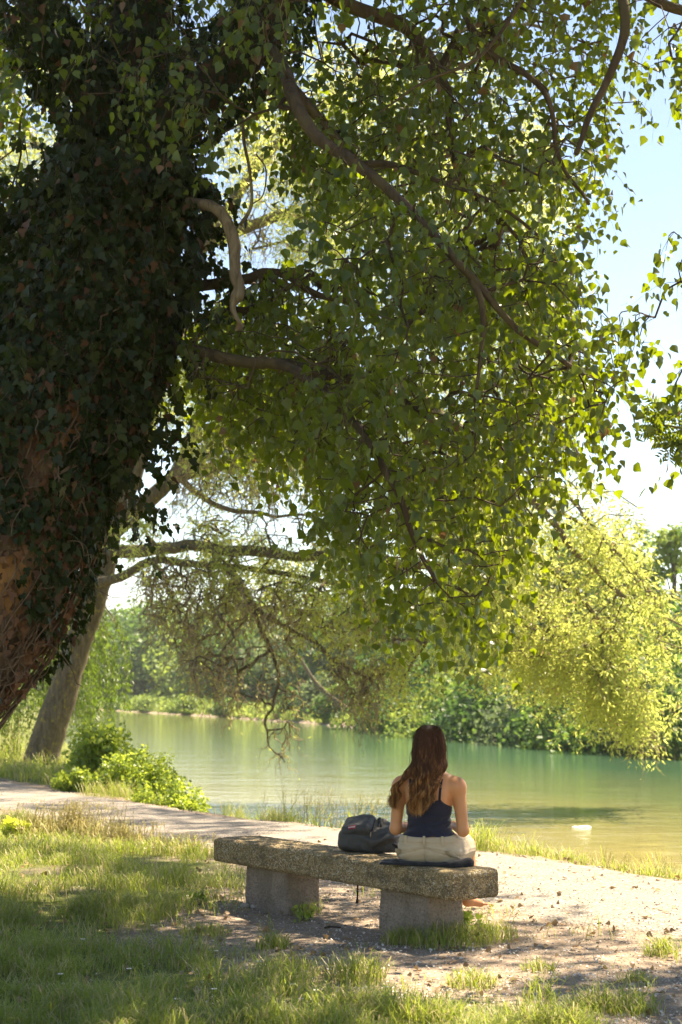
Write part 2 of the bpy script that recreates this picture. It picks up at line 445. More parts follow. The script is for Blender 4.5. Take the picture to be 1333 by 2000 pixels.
lo_e = 6.75 + .34 * n2(s_, s_ * 0, .5, 31) + .14 * n2(s_, s_ * 0 + 5, 3, 32); hi_e = 8.98 + .12 * n2(s_, s_ * 0 + 9, .6, 33) + .06 * n2(s_, s_ * 0 + 3, 4, 34)
# right of the bench the worn gravel spreads towards the camera
lo_e = lo_e - .0 * sstep(9.2, 7.4, s_ + .4 * n2(s_, s_ * 0 + 2, 1.1, 35))
qv = lo_e + (hi_e - lo_e) * t_
xy = (s_[:, None] * UB[None] + qv[:, None] * NB[None])
hv = height(xy[:, 0], xy[:, 1]) + -.03 + .045 * sstep(0, .10, t_) * sstep(1, .90, t_)
i = np.arange(len(sv) - 1)[:, None] * 22 + np.arange(21)[None]
path = mesh_obj('path', np.stack([xy[:, 0], xy[:, 1], hv], 1), np.stack([i, i + 22, i + 23, i + 1], -1).reshape(-1, 4)[:, ::-1], GRAVEL, smooth=True); tag(path, kind='structure')
# ================================================================== bench
A0 = G(882, 1762, .30); B0 = G(415, 1682, .30)
bu = B0 - A0; BL = float(np.linalg.norm(bu)); bu = bu / BL; bv = np.array([bu[1], -bu[0], 0.0])
BW, BT, BZ = .38, .168, .30
def bench_pt(s, v, z=0.0): return A0 * [1, 1, 0] + bu * s + bv * v + np.array([0, 0, z])
BENCH_RZ = math.atan2(bu[1], bu[0])
bench = thing('stone_bench', 'long low bench of pebbled concrete standing on two blocks by the path', 'bench', tuple(bench_pt(BL / 2, BW / 2)), BENCH_RZ)

m = Mat('exposed_aggregate')
g = m.coord('Object')
v1 = m.n('ShaderNodeTexVoronoi', {'Vector': g, 'Scale': 88.0, 'Randomness': 1.0})
v2 = m.n('ShaderNodeTexVoronoi', {'Vector': g, 'Scale': 88.0}, feature='DISTANCE_TO_EDGE')
rs = m.n('ShaderNodeSeparateColor', {0: v1.outputs['Color']})
pc = m.ramp(rs.outputs[0], [(0, (.22, .155, .08)), (.35, (.46, .33, .17)), (.6, (.58, .43, .22)), (.82, (.60, .48, .29)), (1, (.68, .62, .50))])
gap = m.ramp(v2.outputs['Distance'], [(.03, (0, 0, 0)), (.13, (1, 1, 1))])
dirt = m.noise(m.coord('Object'), 5, 5, .65)
col = m.mix(gap, (.12, .095, .06), pc)
col = m.mix(m.math('MULTIPLY', m.ramp(dirt, [(.42, (0, 0, 0)), (.7, (1, 1, 1))]), .55), col, (.26, .20, .09))
stain = m.ramp(m.noise(m.coord('Object', (1, 2.2, 2.2)), 3.1, 6, .7), [(.50, (0, 0, 0)), (.60, (1, 1, 1))])
col = m.mix(m.math('MULTIPLY', stain, .55), col, (.085, .072, .045))
AGG = m.done(m.pbr(color=col, rough=.85, spec=.25, normal=m.bump(gap, 1.0, .006)))
m = Mat('rough_concrete')
g = m.coord('Object')
a = m.noise(g, 70, 5, .7); b = m.noise(g, 6, 4); v1 = m.n('ShaderNodeTexVoronoi', {'Vector': g, 'Scale': 60.0})
sx = m.n('ShaderNodeSeparateXYZ', {0: m.coord('Object')})
col = m.mix(b, (.27, .21, .16), (.40, .33, .265))
col = m.mix(m.ramp(a, [(.35, (.7, .7, .7)), (.5, (0, 0, 0))]), col, (.12, .09, .065))
wet = m.ramp(m.noise(m.coord('Object'), 4.5, 6, .7), [(.48, (0, 0, 0)), (.60, (1, 1, 1))])
col = m.mix(m.math('MULTIPLY', wet, .5), col, (.15, .125, .085))
CONC = m.done(m.pbr(color=col, rough=.95, spec=.2, normal=m.bump(m.math('ADD', a, v1.outputs['Distance']), 1.0, .012)))

def rounded_block(size, rr, h, noise=.003, nsc=60, taper=0.0, seed=1):
    sx, sy, sz = size
    S = SDF((-sx / 2 - .03, -sy / 2 - .03, -sz / 2 - .03), (sx / 2 + .03, sy / 2 + .03, sz / 2 + .03), h)
    S.box((0, 0, 0), (sx / 2, sy / 2, sz / 2), rr, 0)
    v, f = S.mesh()
    nn = unit(v / np.array([sx, sy, sz]) ** 1.0)
    dirn = np.where(np.abs(v) > np.array([sx, sy, sz]) / 2 - rr * .99, np.sign(v), 0); dirn = unit(dirn + 1e-6)
    v = v + dirn * (noise * fbm(v, nsc, 2, seed) + noise * 1.6 * fbm(v, 7, 3, seed + 5))[:, None]
    if taper: v[:, :2] *= (1 + taper * (.5 - v[:, 2:3] / sz))
    return v, f
v, f = rounded_block((BL, BW, BT), .03, .0085, .0035)
v[:, 2] += BZ + BT / 2
o = mesh_obj('seat_slab', v, f, AGG, bench, True, loc=(0, 0, 0))
for s0, s1 in ((.30, .79), (BL - .86, BL - .34)):
    v, f = rounded_block((s1 - s0, .27, .40), .012, .012, .004, taper=.05, seed=int(s0 * 10))
    v += np.array([(s0 + s1) / 2 - BL / 2, -.020, .105])
    mesh_obj('support_block', v, f, CONC, bench, True, loc=(0, 0, 0))
BTOP = BZ + BT

# ================================================================== the seated woman
PR = math.radians(-17)
pc0 = G(832, 1690, BTOP); pc0 = pc0 + bench_pt(0, 0) * 0
pdir = np.array([math.sin(-PR), math.cos(-PR), 0])
pc = pc0 + pdir * .10
person = thing('person', 'person with long brown hair in navy top and beige shorts, seated facing the river', 'person', (pc[0], pc[1], BTOP), PR)
def build_body(S, arms=True, legs=True, sh=0.0):
    e = S.ell; c = S.cone
    e((0, .0, .125), (.143, .108, .115), .03)
    for q in (-1, 1): e((q * .082, -.025, .10), (.092, .098, .098), .05)
    e((0, .005, .235), (.125, .088, .12), .05)
    e((0, -.002, .37), (.142, .098, .15), .05)
    e((0, -.008, .46), (.150, .082, .07), .05)
    for q in (-1, 1):
        e((q * .075, -.055, .42), (.055, .035, .08), .04)           # shoulder blades
        e((q * .068, .082, .375), (.058, .05, .055), .03)
        c((q * .165, .0, .475), (q * .03, -.012, .545), .042, .05, .05)
        e((q * .178, .0, .468), (.052, .052, .056), .035)
    c((0, -.012, .52), (0, .018, .62), .054, .048, .04)
    if legs:
        for q in (-1, 1):
            c((q * .085, .05, .078), (q * .125, .44, .066), .075, .060, .05)
    if arms:
        for q in (-1, 1):
            el = (q * .212, .0, .205)
            c((q * .186, .0, .455), el, .043, .035, .03)
            c(el, (q * .105, .215, .215), .036, .024, .02)
S = SDF((-.30, -.17, -.47), (.30, .66, .87), .0048)
build_body(S)
S.cut = None
# head
S.ell((0, .025, .735), (.074, .094, .098), .03)
S.ell((0, .058, .672), (.052, .055, .052), .035)
S.ell((0, .112, .70), (.012, .018, .018), .012); S.cone((0, .105, .735), (0, .122, .705), .008, .011, .01)
S.ell((0, .102, .668), (.022, .012, .010), .008)
for q in (-1, 1):
    S.ell((q * .076, .03, .715), (.010, .018, .032), .008)
    S.ell((q * .030, .108, .733), (.016, .010, .010), .008, mode='scut')
    S.ell((q * .030, .100, .733), (.012, .012, .010), .002)
    # hands resting in the lap: palm, thumb and four curled fingers of different length
    w0 = np.array([q * .105, .215, .215]); pm = np.array([q * .055, .270, .200])
    S.cone(w0, pm, .024, .020, .015); S.ell(pm, (.036, .040, .020), .012)
    for k, (L, dx) in enumerate(((.050, -.024), (.056, -.008), (.052, .008), (.042, .023))):
        b0 = pm + np.array([-q * .030, .022 - k * .017 + .006, .004]); b1 = b0 + np.array([-q * L * .55, .012, -.004]); b2 = b1 + np.array([-q * L * .22, .004, -L * .42])
        S.cone(b0, b1, .0088, .0082, .005); S.cone(b1, b2, .0082, .0068, .003)
    t0 = pm + np.array([-q * .002, .036, .006]); t1 = t0 + np.array([-q * .026, .026, .004])
    S.cone(t0, t1, .0105, .0095, .006); S.cone(t1, t1 + np.array([-q * .020, .006, -.004]), .0095, .0078, .003)
# lower legs and feet: left one straight down, right one crossed over and out
kl, al = (-.125, .46, .06), (.03, .45, -.345)
kr, ar = (.125, .46, .06), (.150, .43, -.235)
S.cone((-.125, .44, .072), kl, .062, .058, .02); S.cone(kl, (-.05, .46, -.12), .056, .05, .03); S.cone((-.05, .46, -.12), al, .048, .032, .03)
S.cone((.125, .44, .072), kr, .062, .058, .02); S.cone(kr, (.15, .45, -.09), .056, .048, .03); S.cone((.15, .45, -.09), ar, .046, .031, .03)
for (ax, ay, az), dx, dy in (((.03, .45, -.345), .0, 1), ((.150, .43, -.235), .55, .83)):
    S.ell((ax - dx * .015, ay - dy * .02, az - .04), (.030, .034, .030), .02)
    S.cone((ax, ay, az - .035), (ax + dx * .105, ay + dy * .105, az - .062), .032, .022, .025)
    for k in range(5):
        ox = (k - 2) * .011
        bx, by = ax + dx * .105 - dy * ox, ay + dy * .105 + dx * ox
        S.cone((bx, by, az - .062), (bx + dx * (.034 - .003 * k), by + dy * (.034 - .003 * k), az - .066), .009, .0075, .004)
g = S.grid()
F = np.maximum(S.F, 0.004 - (g[2] + 0 * g[0] + 0 * g[1]) - 10 * (g[1] > .36) - 0 * g[0]).astype(np.float32)   # the seat flattens what rests on it
v, f = S.mesh(F)
m = Mat('skin')
a = m.noise(m.coord('Object'), 22, 4)
SKIN = m.done(m.pbr(color=m.mix(a, (.50, .215, .095), (.60, .275, .125)), rough=.45, spec=.4, sss=.12))
body = mesh_obj('body', v, f, SKIN, person, True, loc=(0, 0, 0))

def fabric(name, c1, c2, sc=14, bump=.006, rough=.85, weave=0):
    m = Mat(name)
    a = m.noise(m.coord('Object', (1, 1, 2.2)), sc, 4, .55, .6); b = m.noise(m.coord('Object'), 400, 2)
    return m.done(m.pbr(color=m.mix(a, c1, c2), rough=rough, spec=.25, sheen=.15, normal=m.bump(m.math('ADD', a, m.math('MULTIPLY', b, .12)), .8, bump)))
NAVY = fabric('navy_jersey', (.010, .011, .022), (.022, .024, .045), 16, .012)
BEIGE = fabric('beige_cotton', (.40, .315, .21), (.51, .41, .285), 11, .010)
BLACK = fabric('black_cloth', (.010, .010, .012), (.022, .022, .026), 14, .02)

# tank top: the torso grown by a few millimetres, cut at hem, neckline and armholes
T = SDF((-.20, -.17, .12), (.20, .17, .60), .0040)
build_body(T, arms=False, legs=False)
g = T.grid(); gx, gy, gz = np.broadcast_arrays(*g)
wr = .0028 * np.sin(gz * 150 + 9 * gx + 3 * np.sin(gx * 26)) * sstep(.34, .24, gz) + .002 * np.sin(gz * 95 - 26 * gx)
F = T.F - .006 - wr
back = .345 + .10 * sstep(.05, -.02, gy) * 0 + .030 * np.cos(np.clip(gx / .13, -1, 1) * PI * 1.0) * -1
neck = .375 + .022 * (np.abs(gx) / .12)
arm = np.abs(gx) - (.150 - .055 * sstep(.33, .40, gz))
F = np.maximum(F, gz - neck); F = np.maximum(F, .165 + .006 * np.sin(gx * 30) - gz); F = np.maximum(F, arm * .8)
v, f = T.mesh(F.astype(np.float32))
top = mesh_obj('tank_top', v, f, NAVY, person, True, loc=(0, 0, 0))
def surf_y(x, z, sgn, S=T, grow=.004):
    """y of the torso surface at x, z (sgn -1 back, +1 front)"""
    ys = S.lo[1] + np.arange(S.n[1]) * S.h
    i = int(np.clip(round((x - S.lo[0]) / S.h), 0, S.n[0] - 1)); k = int(np.clip(round((z - S.lo[2]) / S.h), 0, S.n[2] - 1))
    ins = ys[S.F[i, :, k] < 0]
    return (ins.min() - grow if sgn < 0 else ins.max() + grow) if len(ins) else 0.0
for q in (-1, 1):
    mb = MB(); L = []
    for t in np.linspace(0, 1, 12): L.append((q * (.088 + .012 * t), surf_y(q * (.088 + .012 * t), .37 + .155 * t, -1), .37 + .155 * t))
    for t in np.linspace(0, 1, 12)[::-1]: L.append((q * (.088 + .012 * t), surf_y(q * (.088 + .012 * t), .37 + .155 * t, 1), .37 + .155 * t))
    L = np.array(L); apex = L[11:13].mean(0) + [0, 0, .012]; L = np.concatenate([L[:11], [apex], L[13:]])
    L = catmull(L, 3); tt, nn, bb = frames(L)
    wid = np.array([1.0, 0, 0]) * .0075
    out = unit(L - np.array([L.mean(0)[0], 0, .44])); out[:, 0] = 0; out = unit(out) * .002
    ring = np.stack([L - wid - out, L + wid - out, L + wid + out, L - wid + out], 1).reshape(-1, 3)
    i = np.arange(len(L) - 1)[:, None] * 4; j = np.arange(4)[None]; j2 = (j + 1) % 4
    mb.add(ring, np.stack([i + j, i + j2, i + 4 + j2, i + 4 + j], -1).reshape(-1, 4))
    st = mb.build('strap', NAVY, None, True); st.parent = top
    if q == 1:
        mb = MB(); c = np.array([.0935, surf_y(.0935, .475, -1) - .004, .475])
        an = np.linspace(0, 2 * PI, 13); tube(mb, np.stack([c[0] + .008 * np.cos(an), c[1] + 0 * an, c[2] + .008 * np.sin(an)], 1), .0016, 5)
        rg = mb.build('strap_ring', SKIN, None, True); rg.parent = top
# shorts
T2 = SDF((-.27, -.19, -.02), (.27, .47, .22), .0045)
build_body(T2, arms=False, legs=False)
for q in (-1, 1):
    T2.cone((q * .085, .05, .078), (q * .135, .36, .072), .078, .078, .04)
    T2.ell((q * .155, .10, .07), (.040, .11, .055), .04)
g = T2.grid(); gx, gy, gz = np.broadcast_arrays(*g)
wr = .0016 * np.sin(gz * 90 + 14 * np.abs(gx) + 2 * np.sin(gx * 30)) * sstep(.15, .11, gz) * (.4 + sstep(.05, .14, np.abs(gx))) + .0035 * np.exp(-((gz - (.112 - .35 * np.abs(gx) ** 1.5)) / .006) ** 2)
yoke = .0055 * sstep(.136, .140, gz) - .004 * np.exp(-((gz - .100 + .25 * np.abs(gx)) / .0045) ** 2)
seam = -.006 * np.exp(-(gx / .005) ** 2) * (gy < .05) * sstep(.135, .12, gz)
F = T2.F - .011 - .006 * sstep(.13, .05, gz) - wr - yoke - seam
F = np.maximum(F, gz - (.178 + .10 * gx * 0 - .012 * np.cos(gx * 9) * (gy < 0))); F = np.maximum(F, .006 - gz); F = np.maximum(F, gy - .30 - .1 * np.abs(gx))
v, f = T2.mesh(F.astype(np.float32))
shorts = mesh_obj('shorts', v, f, BEIGE, person, True, loc=(0, 0, 0))
for x0 in (-.118, 0.0, .112):
    y0 = surf_y(x0, .15, -1, T2, .021)
    Lb = SDF((x0 - .012, y0 - .012, .115), (x0 + .012, y0 + .012, .185), .0018); Lb.box((x0, y0 - .003, .150), (.0075, .006, .027), .002, 0)
    v, f = Lb.mesh(); o = mesh_obj('belt_loop', v, f, BEIGE, None, True, loc=(0, 0, 0)); o.parent = shorts
for q in (-1, 1):      # slanted cargo pocket flaps
    mb = MB(); zz = np.linspace(.015, .092, 9)
    pts = []
    for z_ in zz:
        x_ = q * (.175 - .55 * (z_ - .015) * (1 if q > 0 else .5)); pts.append((x_, surf_y(x_, max(z_, .02), -1, T2, .027), z_))
    pts = np.array(pts)
    r0 = pts + [q * -.002, -.009, 0]; r1 = pts + [q * .034, .010, .004]; r2 = r1 + [0, .012, 0]; r3 = r0 + [0, .012, 0]
    ring = np.stack([r0, r1, r2, r3], 1).reshape(-1, 3); i = np.arange(8)[:, None] * 4; j = np.arange(4)[None]; j2 = (j + 1) % 4
    mb.add(ring, np.stack([i + j, i + j2, i + 4 + j2, i + 4 + j], -1).reshape(-1, 4))
    o = mb.build('pocket_flap', BEIGE, None, True); o.parent = shorts

# hair: a soft volume plus a couple of thousand wavy locks
m = Mat('brown_hair')
sep = m.n('ShaderNodeSeparateXYZ', {0: m.coord('Object')})
r = island(m)
stk = m.noise(m.coord('Object', (60, 60, 5)), 1.0, 4, .6, .4)
t = m.math('ADD', m.math('ADD', m.math('MULTIPLY', m.math('SUBTRACT', .60, sep.outputs[2]), 1.9), m.math('MULTIPLY', m.math('SUBTRACT', r, .5), .35)), m.math('MULTIPLY', m.math('SUBTRACT', stk, .45), 2.4))
col = m.ramp(t, [(0, (.085, .032, .014)), (.35, (.19, .076, .028)), (.7, (.52, .25, .085)), (1, (.78, .48, .20))])
h1 = m.pbr(color=col, rough=.52, spec=.25); h2 = m.n('ShaderNodeBsdfTranslucent', {'Color': col}).outputs[0]
mx = m.n('ShaderNodeMixShader', {0: .22}); m.t.links.new(h1, mx.inputs[1]); m.t.links.new(h2, mx.inputs[2])
HAIR = m.done(mx.outputs[0])
H = SDF((-.16, -.17, .30), (.16, .14, .86), .006)
H.ell((0, .016, .738), (.080, .094, .094), .02)
H.cone((0, -.012, .72), (-.005, -.062, .55), .070, .048, .05); H.cone((-.005, -.062, .55), (-.045, -.080, .40), .046, .022, .05)
g = H.grid(); gx, gy, gz = np.broadcast_arrays(*g)
Fh = np.maximum(H.F, (gy - .055) - .5 * (gz - .76).clip(0, 1) * 2)
hv, hf = H.mesh(Fh.astype(np.float32))
mb = MB(); mb.add(hv, hf)
NS = 2300
for k in range(NS):
    s = rng.uniform(-1, 1); lay = rng.uniform(0, 1)
    al_ = s * 1.75                                   # round the head from the back
    hx, hy = math.sin(al_), -math.cos(al_)
    e0 = .93 + .10 * lay
    left = s < -.62 + .16 * rng.normal() * .6
    p0 = np.array([.006 * np.sign(s) + hx * .02, .03 + rng.uniform(-.06, .04) * 0 + hy * .015, .838])
    p1 = np.array([hx * .068 * e0, .018 + hy * .078 * e0, .808])
    p2 = np.array([hx * .093 * e0, .018 + hy * .108 * e0, .735])
    p3 = np.array([hx * .101 * e0, .008 + hy * .112 * e0, .655])
    p4 = np.array([s * .118 * (.9 + .15 * lay), -.068 - .055 * (1 - abs(s)) - .03 * lay + .05 * abs(s), .575])
    jit = rng.normal(size=3) * .008
    if left:
        u = rng.uniform(0, 1)
        p5 = np.array([-.150 - .030 * u, -.075 - .03 * lay, .49]); p6 = np.array([-.180 - .035 * u, -.07 - .02 * lay, .41]) + jit
        zend = rng.uniform(.325, .40); p7 = np.array([-.178 - .048 * u, -.065, zend]) + jit
    else:
        sm = (s + .25) / 1.05
        p5 = np.array([-.030 + sm * .098, -.112 - .028 * lay * (1 - .4 * abs(s)), .49]); p6 = np.array([-.045 + sm * .086, -.118 - .026 * lay, .40]) + jit
        zend = .300 + .05 * rng.random() ** 1.5 + .09 * max(0, s) ** 2 + .02 * abs(sm); p7 = np.array([-.052 + sm * .080, -.112 - .018 * lay, zend]) + jit
    L = catmull([p0, p1, p2, p3, p4, p5, p6, p7], 5)
    tt = np.linspace(0, 1, len(L)); lock = round(s * 9) * 1.7 + (5 if left else 0)
    amp = .0105 * sstep(.35, .75, tt)
    L[:, 0] += amp * np.sin(tt * 34 + 3.0 * s + rng.normal() * .3); L[:, 1] += amp * .9 * np.sin(tt * 34 + 1.2 + 5 * s)
    fr = rng.normal() * (.003 if k % 28 else .016); L[:, 0] += fr * np.sin(tt * 9 + k)
    rad = .0017 * (1 - .75 * tt ** 3) * (1 if k % 5 else .7)
    tube(mb, L, rad, 3, cap=False)
hair = mb.build('hair', HAIR, person, True); hair.data.transform(person.matrix_basis)  # built in the person's own space

# ================================================================== black jacket she sits on
J = SDF((-.34, -.20, -.03), (.36, .22, .07), .005)
J.box((-.02, -.055, .004), (.255, .105, .013), .012, .01, rot_m(0, 0, .04))
J.cone((-.26, -.09, .008), (-.18, -.125, .012), .017, .02, .02); J.cone((-.18, -.125, .012), (.02, -.150, .008), .018, .013, .02)
J.cone((.02, -.150, .008), (.20, -.145, .012), .013, .019, .02); J.cone((.20, -.145, .012), (.265, -.085, .018), .024, .036, .02)
J.cone((.265, -.085, .014), (.25, .0, .012), .024, .018, .02)
v, f = J.mesh(); v += fbm(v, 30, 3, 4)[:, None] * np.array([.003, .003, .004]); v[:, 2] = np.maximum(v[:, 2], .0025)
jk = mesh_obj('jacket', v, f, BLACK, None, True, loc=(pc[0], pc[1], BTOP)); jk.rotation_euler = (0, 0, PR - .03)
tag(jk, 'folded black jacket spread on the bench under the seated woman', 'jacket')

# ================================================================== backpack
pp = G(707, 1667, BTOP) + np.array([.05, .10, 0])
RB = math.radians(-22)
bp = thing('backpack', 'charcoal backpack lying slumped on the bench beside the woman', 'backpack', (pp[0], pp[1], BTOP), RB)
m = Mat('charcoal_nylon')
a = m.noise(m.coord('Object'), 13, 4, .55, .8); b = m.noise(m.coord('Object'), 500, 2)
NYL = m.done(m.pbr(color=m.mix(a, (.032, .032, .033), (.072, .070, .067)), rough=.58, spec=.5, normal=m.bump(m.math('ADD', a, m.math('MULTIPLY', b, .15)), .7, .02)))
B = SDF((-.26, -.17, -.02), (.27, .20, .27), .0042)
B.box((-.045, .015, .075), (.150, .125, .073), .055, .03, rot_m(0, .05, 0))
B.ell((.10, .03, .085), (.115, .12, .085), .05)
B.cone((-.02, .07, .15), (.155, .06, .085), .06, .03, .05)
B.cone((.045, .05, .165), (.08, .07, .185), .035, .03, .04)
B.cone((.08, .0, .05), (.185, -.02, .04), .05, .035, .03)
v, f = B.mesh()
fold = .008 * np.sin(v[:, 2] * 75 + 10 * v[:, 0] + 2 * np.sin(v[:, 0] * 25)) * sstep(-.05, .08, v[:, 0]) + .012 * fbm(v, 11, 3, 3)
v += unit(v - np.array([0, .02, .07])) * fold[:, None]; v[:, 2] = np.maximum(v[:, 2], .003)
main = mesh_obj('main_compartment', v, f, NYL, bp, True, loc=(0, 0, 0))
Rp = rot_m(.55, -.15, -.08)
B = SDF((-.22, -.18, .03), (.12, .16, .28), .0042)
B.box((-.055, -.035, .158), (.106, .082, .055), .036, .02, Rp); B.ell((-.02, .03, .205), (.06, .05, .035), .04)
v, f = B.mesh(); v += unit(v - np.array([-.05, -.02, .14])) * (.012 * fbm(v, 13, 3, 8))[:, None]
pk = mesh_obj('front_pocket', v, f, NYL, bp, True, loc=(0, 0, 0))
RED = Mat('red_patch'); RED = RED.done(RED.pbr(color=(.30, .012, .04), rough=.6)); WHT = Mat('white_thread'); WHT = WHT.done(WHT.pbr(color=(.78, .76, .74), rough=.6))
nrm = Rp @ np.array([0, -.0, 1.0]); fr = Rp @ np.array([0, -1.0, 0])
pc_ = np.array([-.055, -.035, .155]) + Rp @ np.array([-.012, -.060, .048])
PM = Matrix.Translation(Vector(pc_)) @ Matrix(rot_m(.55 + .55, -.15, -.08)).to_4x4()
def patch(name, w_, h_, z0, mat, parent):
    b = SDF((-w_ / 2 - .004, -h_ / 2 - .004, -.006), (w_ / 2 + .004, h_ / 2 + .004, .006), .0012); b.box((0, 0, 0), (w_ / 2, h_ / 2, .0024), .001, 0)
    v, f = b.mesh(); o = mesh_obj(name, v, f, mat, None, True, loc=(0, 0, 0)); o.data.transform(PM @ Matrix.Translation((0, 0, z0))); o.parent = parent; return o
lb = patch('logo_patch', .052, .024, .006, RED, pk)
tc = bpy.data.curves.new('lettering', 'FONT'); tc.body = 'EASTPAK'; tc.size = .0118; tc.align_x = 'CENTER'; tc.align_y = 'CENTER'; tc.extrude = .0006; tc.offset = .0003
to = bpy.data.objects.new('lettering_source', tc); COL.objects.link(to); dg = bpy.context.evaluated_depsgraph_get(); dg.update()
me = bpy.data.meshes.new_from_object(to.evaluated_get(dg)); bpy.data.objects.remove(to); me.materials.clear(); me.materials.append(WHT)
me.transform(PM @ Matrix.Translation((0, 0, .0095))); lt = bpy.data.objects.new('lettering', me); COL.objects.link(lt); lt.parent = lb
# zip line, puller, handle loop, straps
mb = MB(); zp = [Rp @ np.array(p) + np.array([-.055, -.035, .155]) for p in ((-.108, -.03, .018), (-.10, .07, .02), (.0, .080, .02), (.095, .068, .018), (.112, -.01, .01), (.106, -.068, -.005))]
tube(mb, catmull(zp, 6), .0045, 5); mb.build('zip', BLACK, pk, True)
METAL = Mat('dull_metal'); METAL = METAL.done(METAL.pbr(color=(.35, .30, .24), rough=.4, metal=.9))
mb = MB(); tube(mb, [zp[-1] + [.004, -.012, .01], zp[-1] + [.006, -.018, -.008], zp[-1] + [.006, -.018, -.028]], [.003, .004, .003], 6)
o = mb.build('zip_puller', METAL, None, True); o.parent = pk
mb = MB(); tube(mb, catmull([(.02, .10, .19), (.06, .05, .215), (.09, -.01, .19), (.10, -.03, .15)], 6), .008, 6); o = mb.build('grab_handle', BLACK, None, True); o.parent = bp
mb = MB(); tube(mb, catmull([(.14, .0, .06), (.20, -.05, .055), (.225, -.03, .03), (.19, .02, .015), (.12, .04, .012)], 6), [.012] * 25, 6); o = mb.build('shoulder_strap', BLACK, None, True); o.parent = bp
# compression strap that hangs over the far edge and down behind the slab
def to_bp(p): return np.array(bp.matrix_basis.inverted() @ Vector(p))
hx_ = P(703, 1766, float(bench_pt(1.46, BW + .012)[1])); sfar = 1.46
mb = MB(); ps = [bench_pt(sfar, BW - .06, BTOP + .010), bench_pt(sfar, BW + .012, BTOP - .015), bench_pt(sfar, BW + .016, BTOP - .16), bench_pt(sfar, BW + .017, .19), bench_pt(sfar, BW + .012, .105)]
L = catmull([to_bp(p) for p in ps], 6); tube(mb, L, .0075, 4); tube(mb, L[-3:], .010, 6)
o = mb.build('hanging_strap', BLACK, None, True); o.parent = bp
# ================================================================== trees
def in_poly(x, y, poly):
    poly = np.asarray(poly, float); ins = np.zeros(x.shape, bool); n = len(poly)
    for i in range(n):
        a = poly[i]; b = poly[(i + 1) % n]
        c = ((a[1] > y) != (b[1] > y)) & (x < (b[0] - a[0]) * (y - a[1]) / (b[1] - a[1] + 1e-9) + a[0]); ins ^= c
    return ins
def sample_region(poly, n, Y0, Y1, clump=None, seed=0, thr=-.2):
    poly = np.asarray(poly, float); lo = poly.min(0); hi = poly.max(0); out = np.zeros((0, 3)); tries = 0
    while len(out) < n and tries < 60:
        tries += 1
        px = rng.uniform(lo[0], hi[0], 4 * n); py = rng.uniform(lo[1], hi[1], 4 * n); Y = rng.uniform(Y0, Y1, 4 * n)
        k = in_poly(px, py, poly); px, py, Y = px[k], py[k], Y[k]
        p = Parr(px, py, Y)
        if clump: p = p[fbm(p, clump, 2, seed) > thr]
        out = np.concatenate([out, p])
    return out[:n]

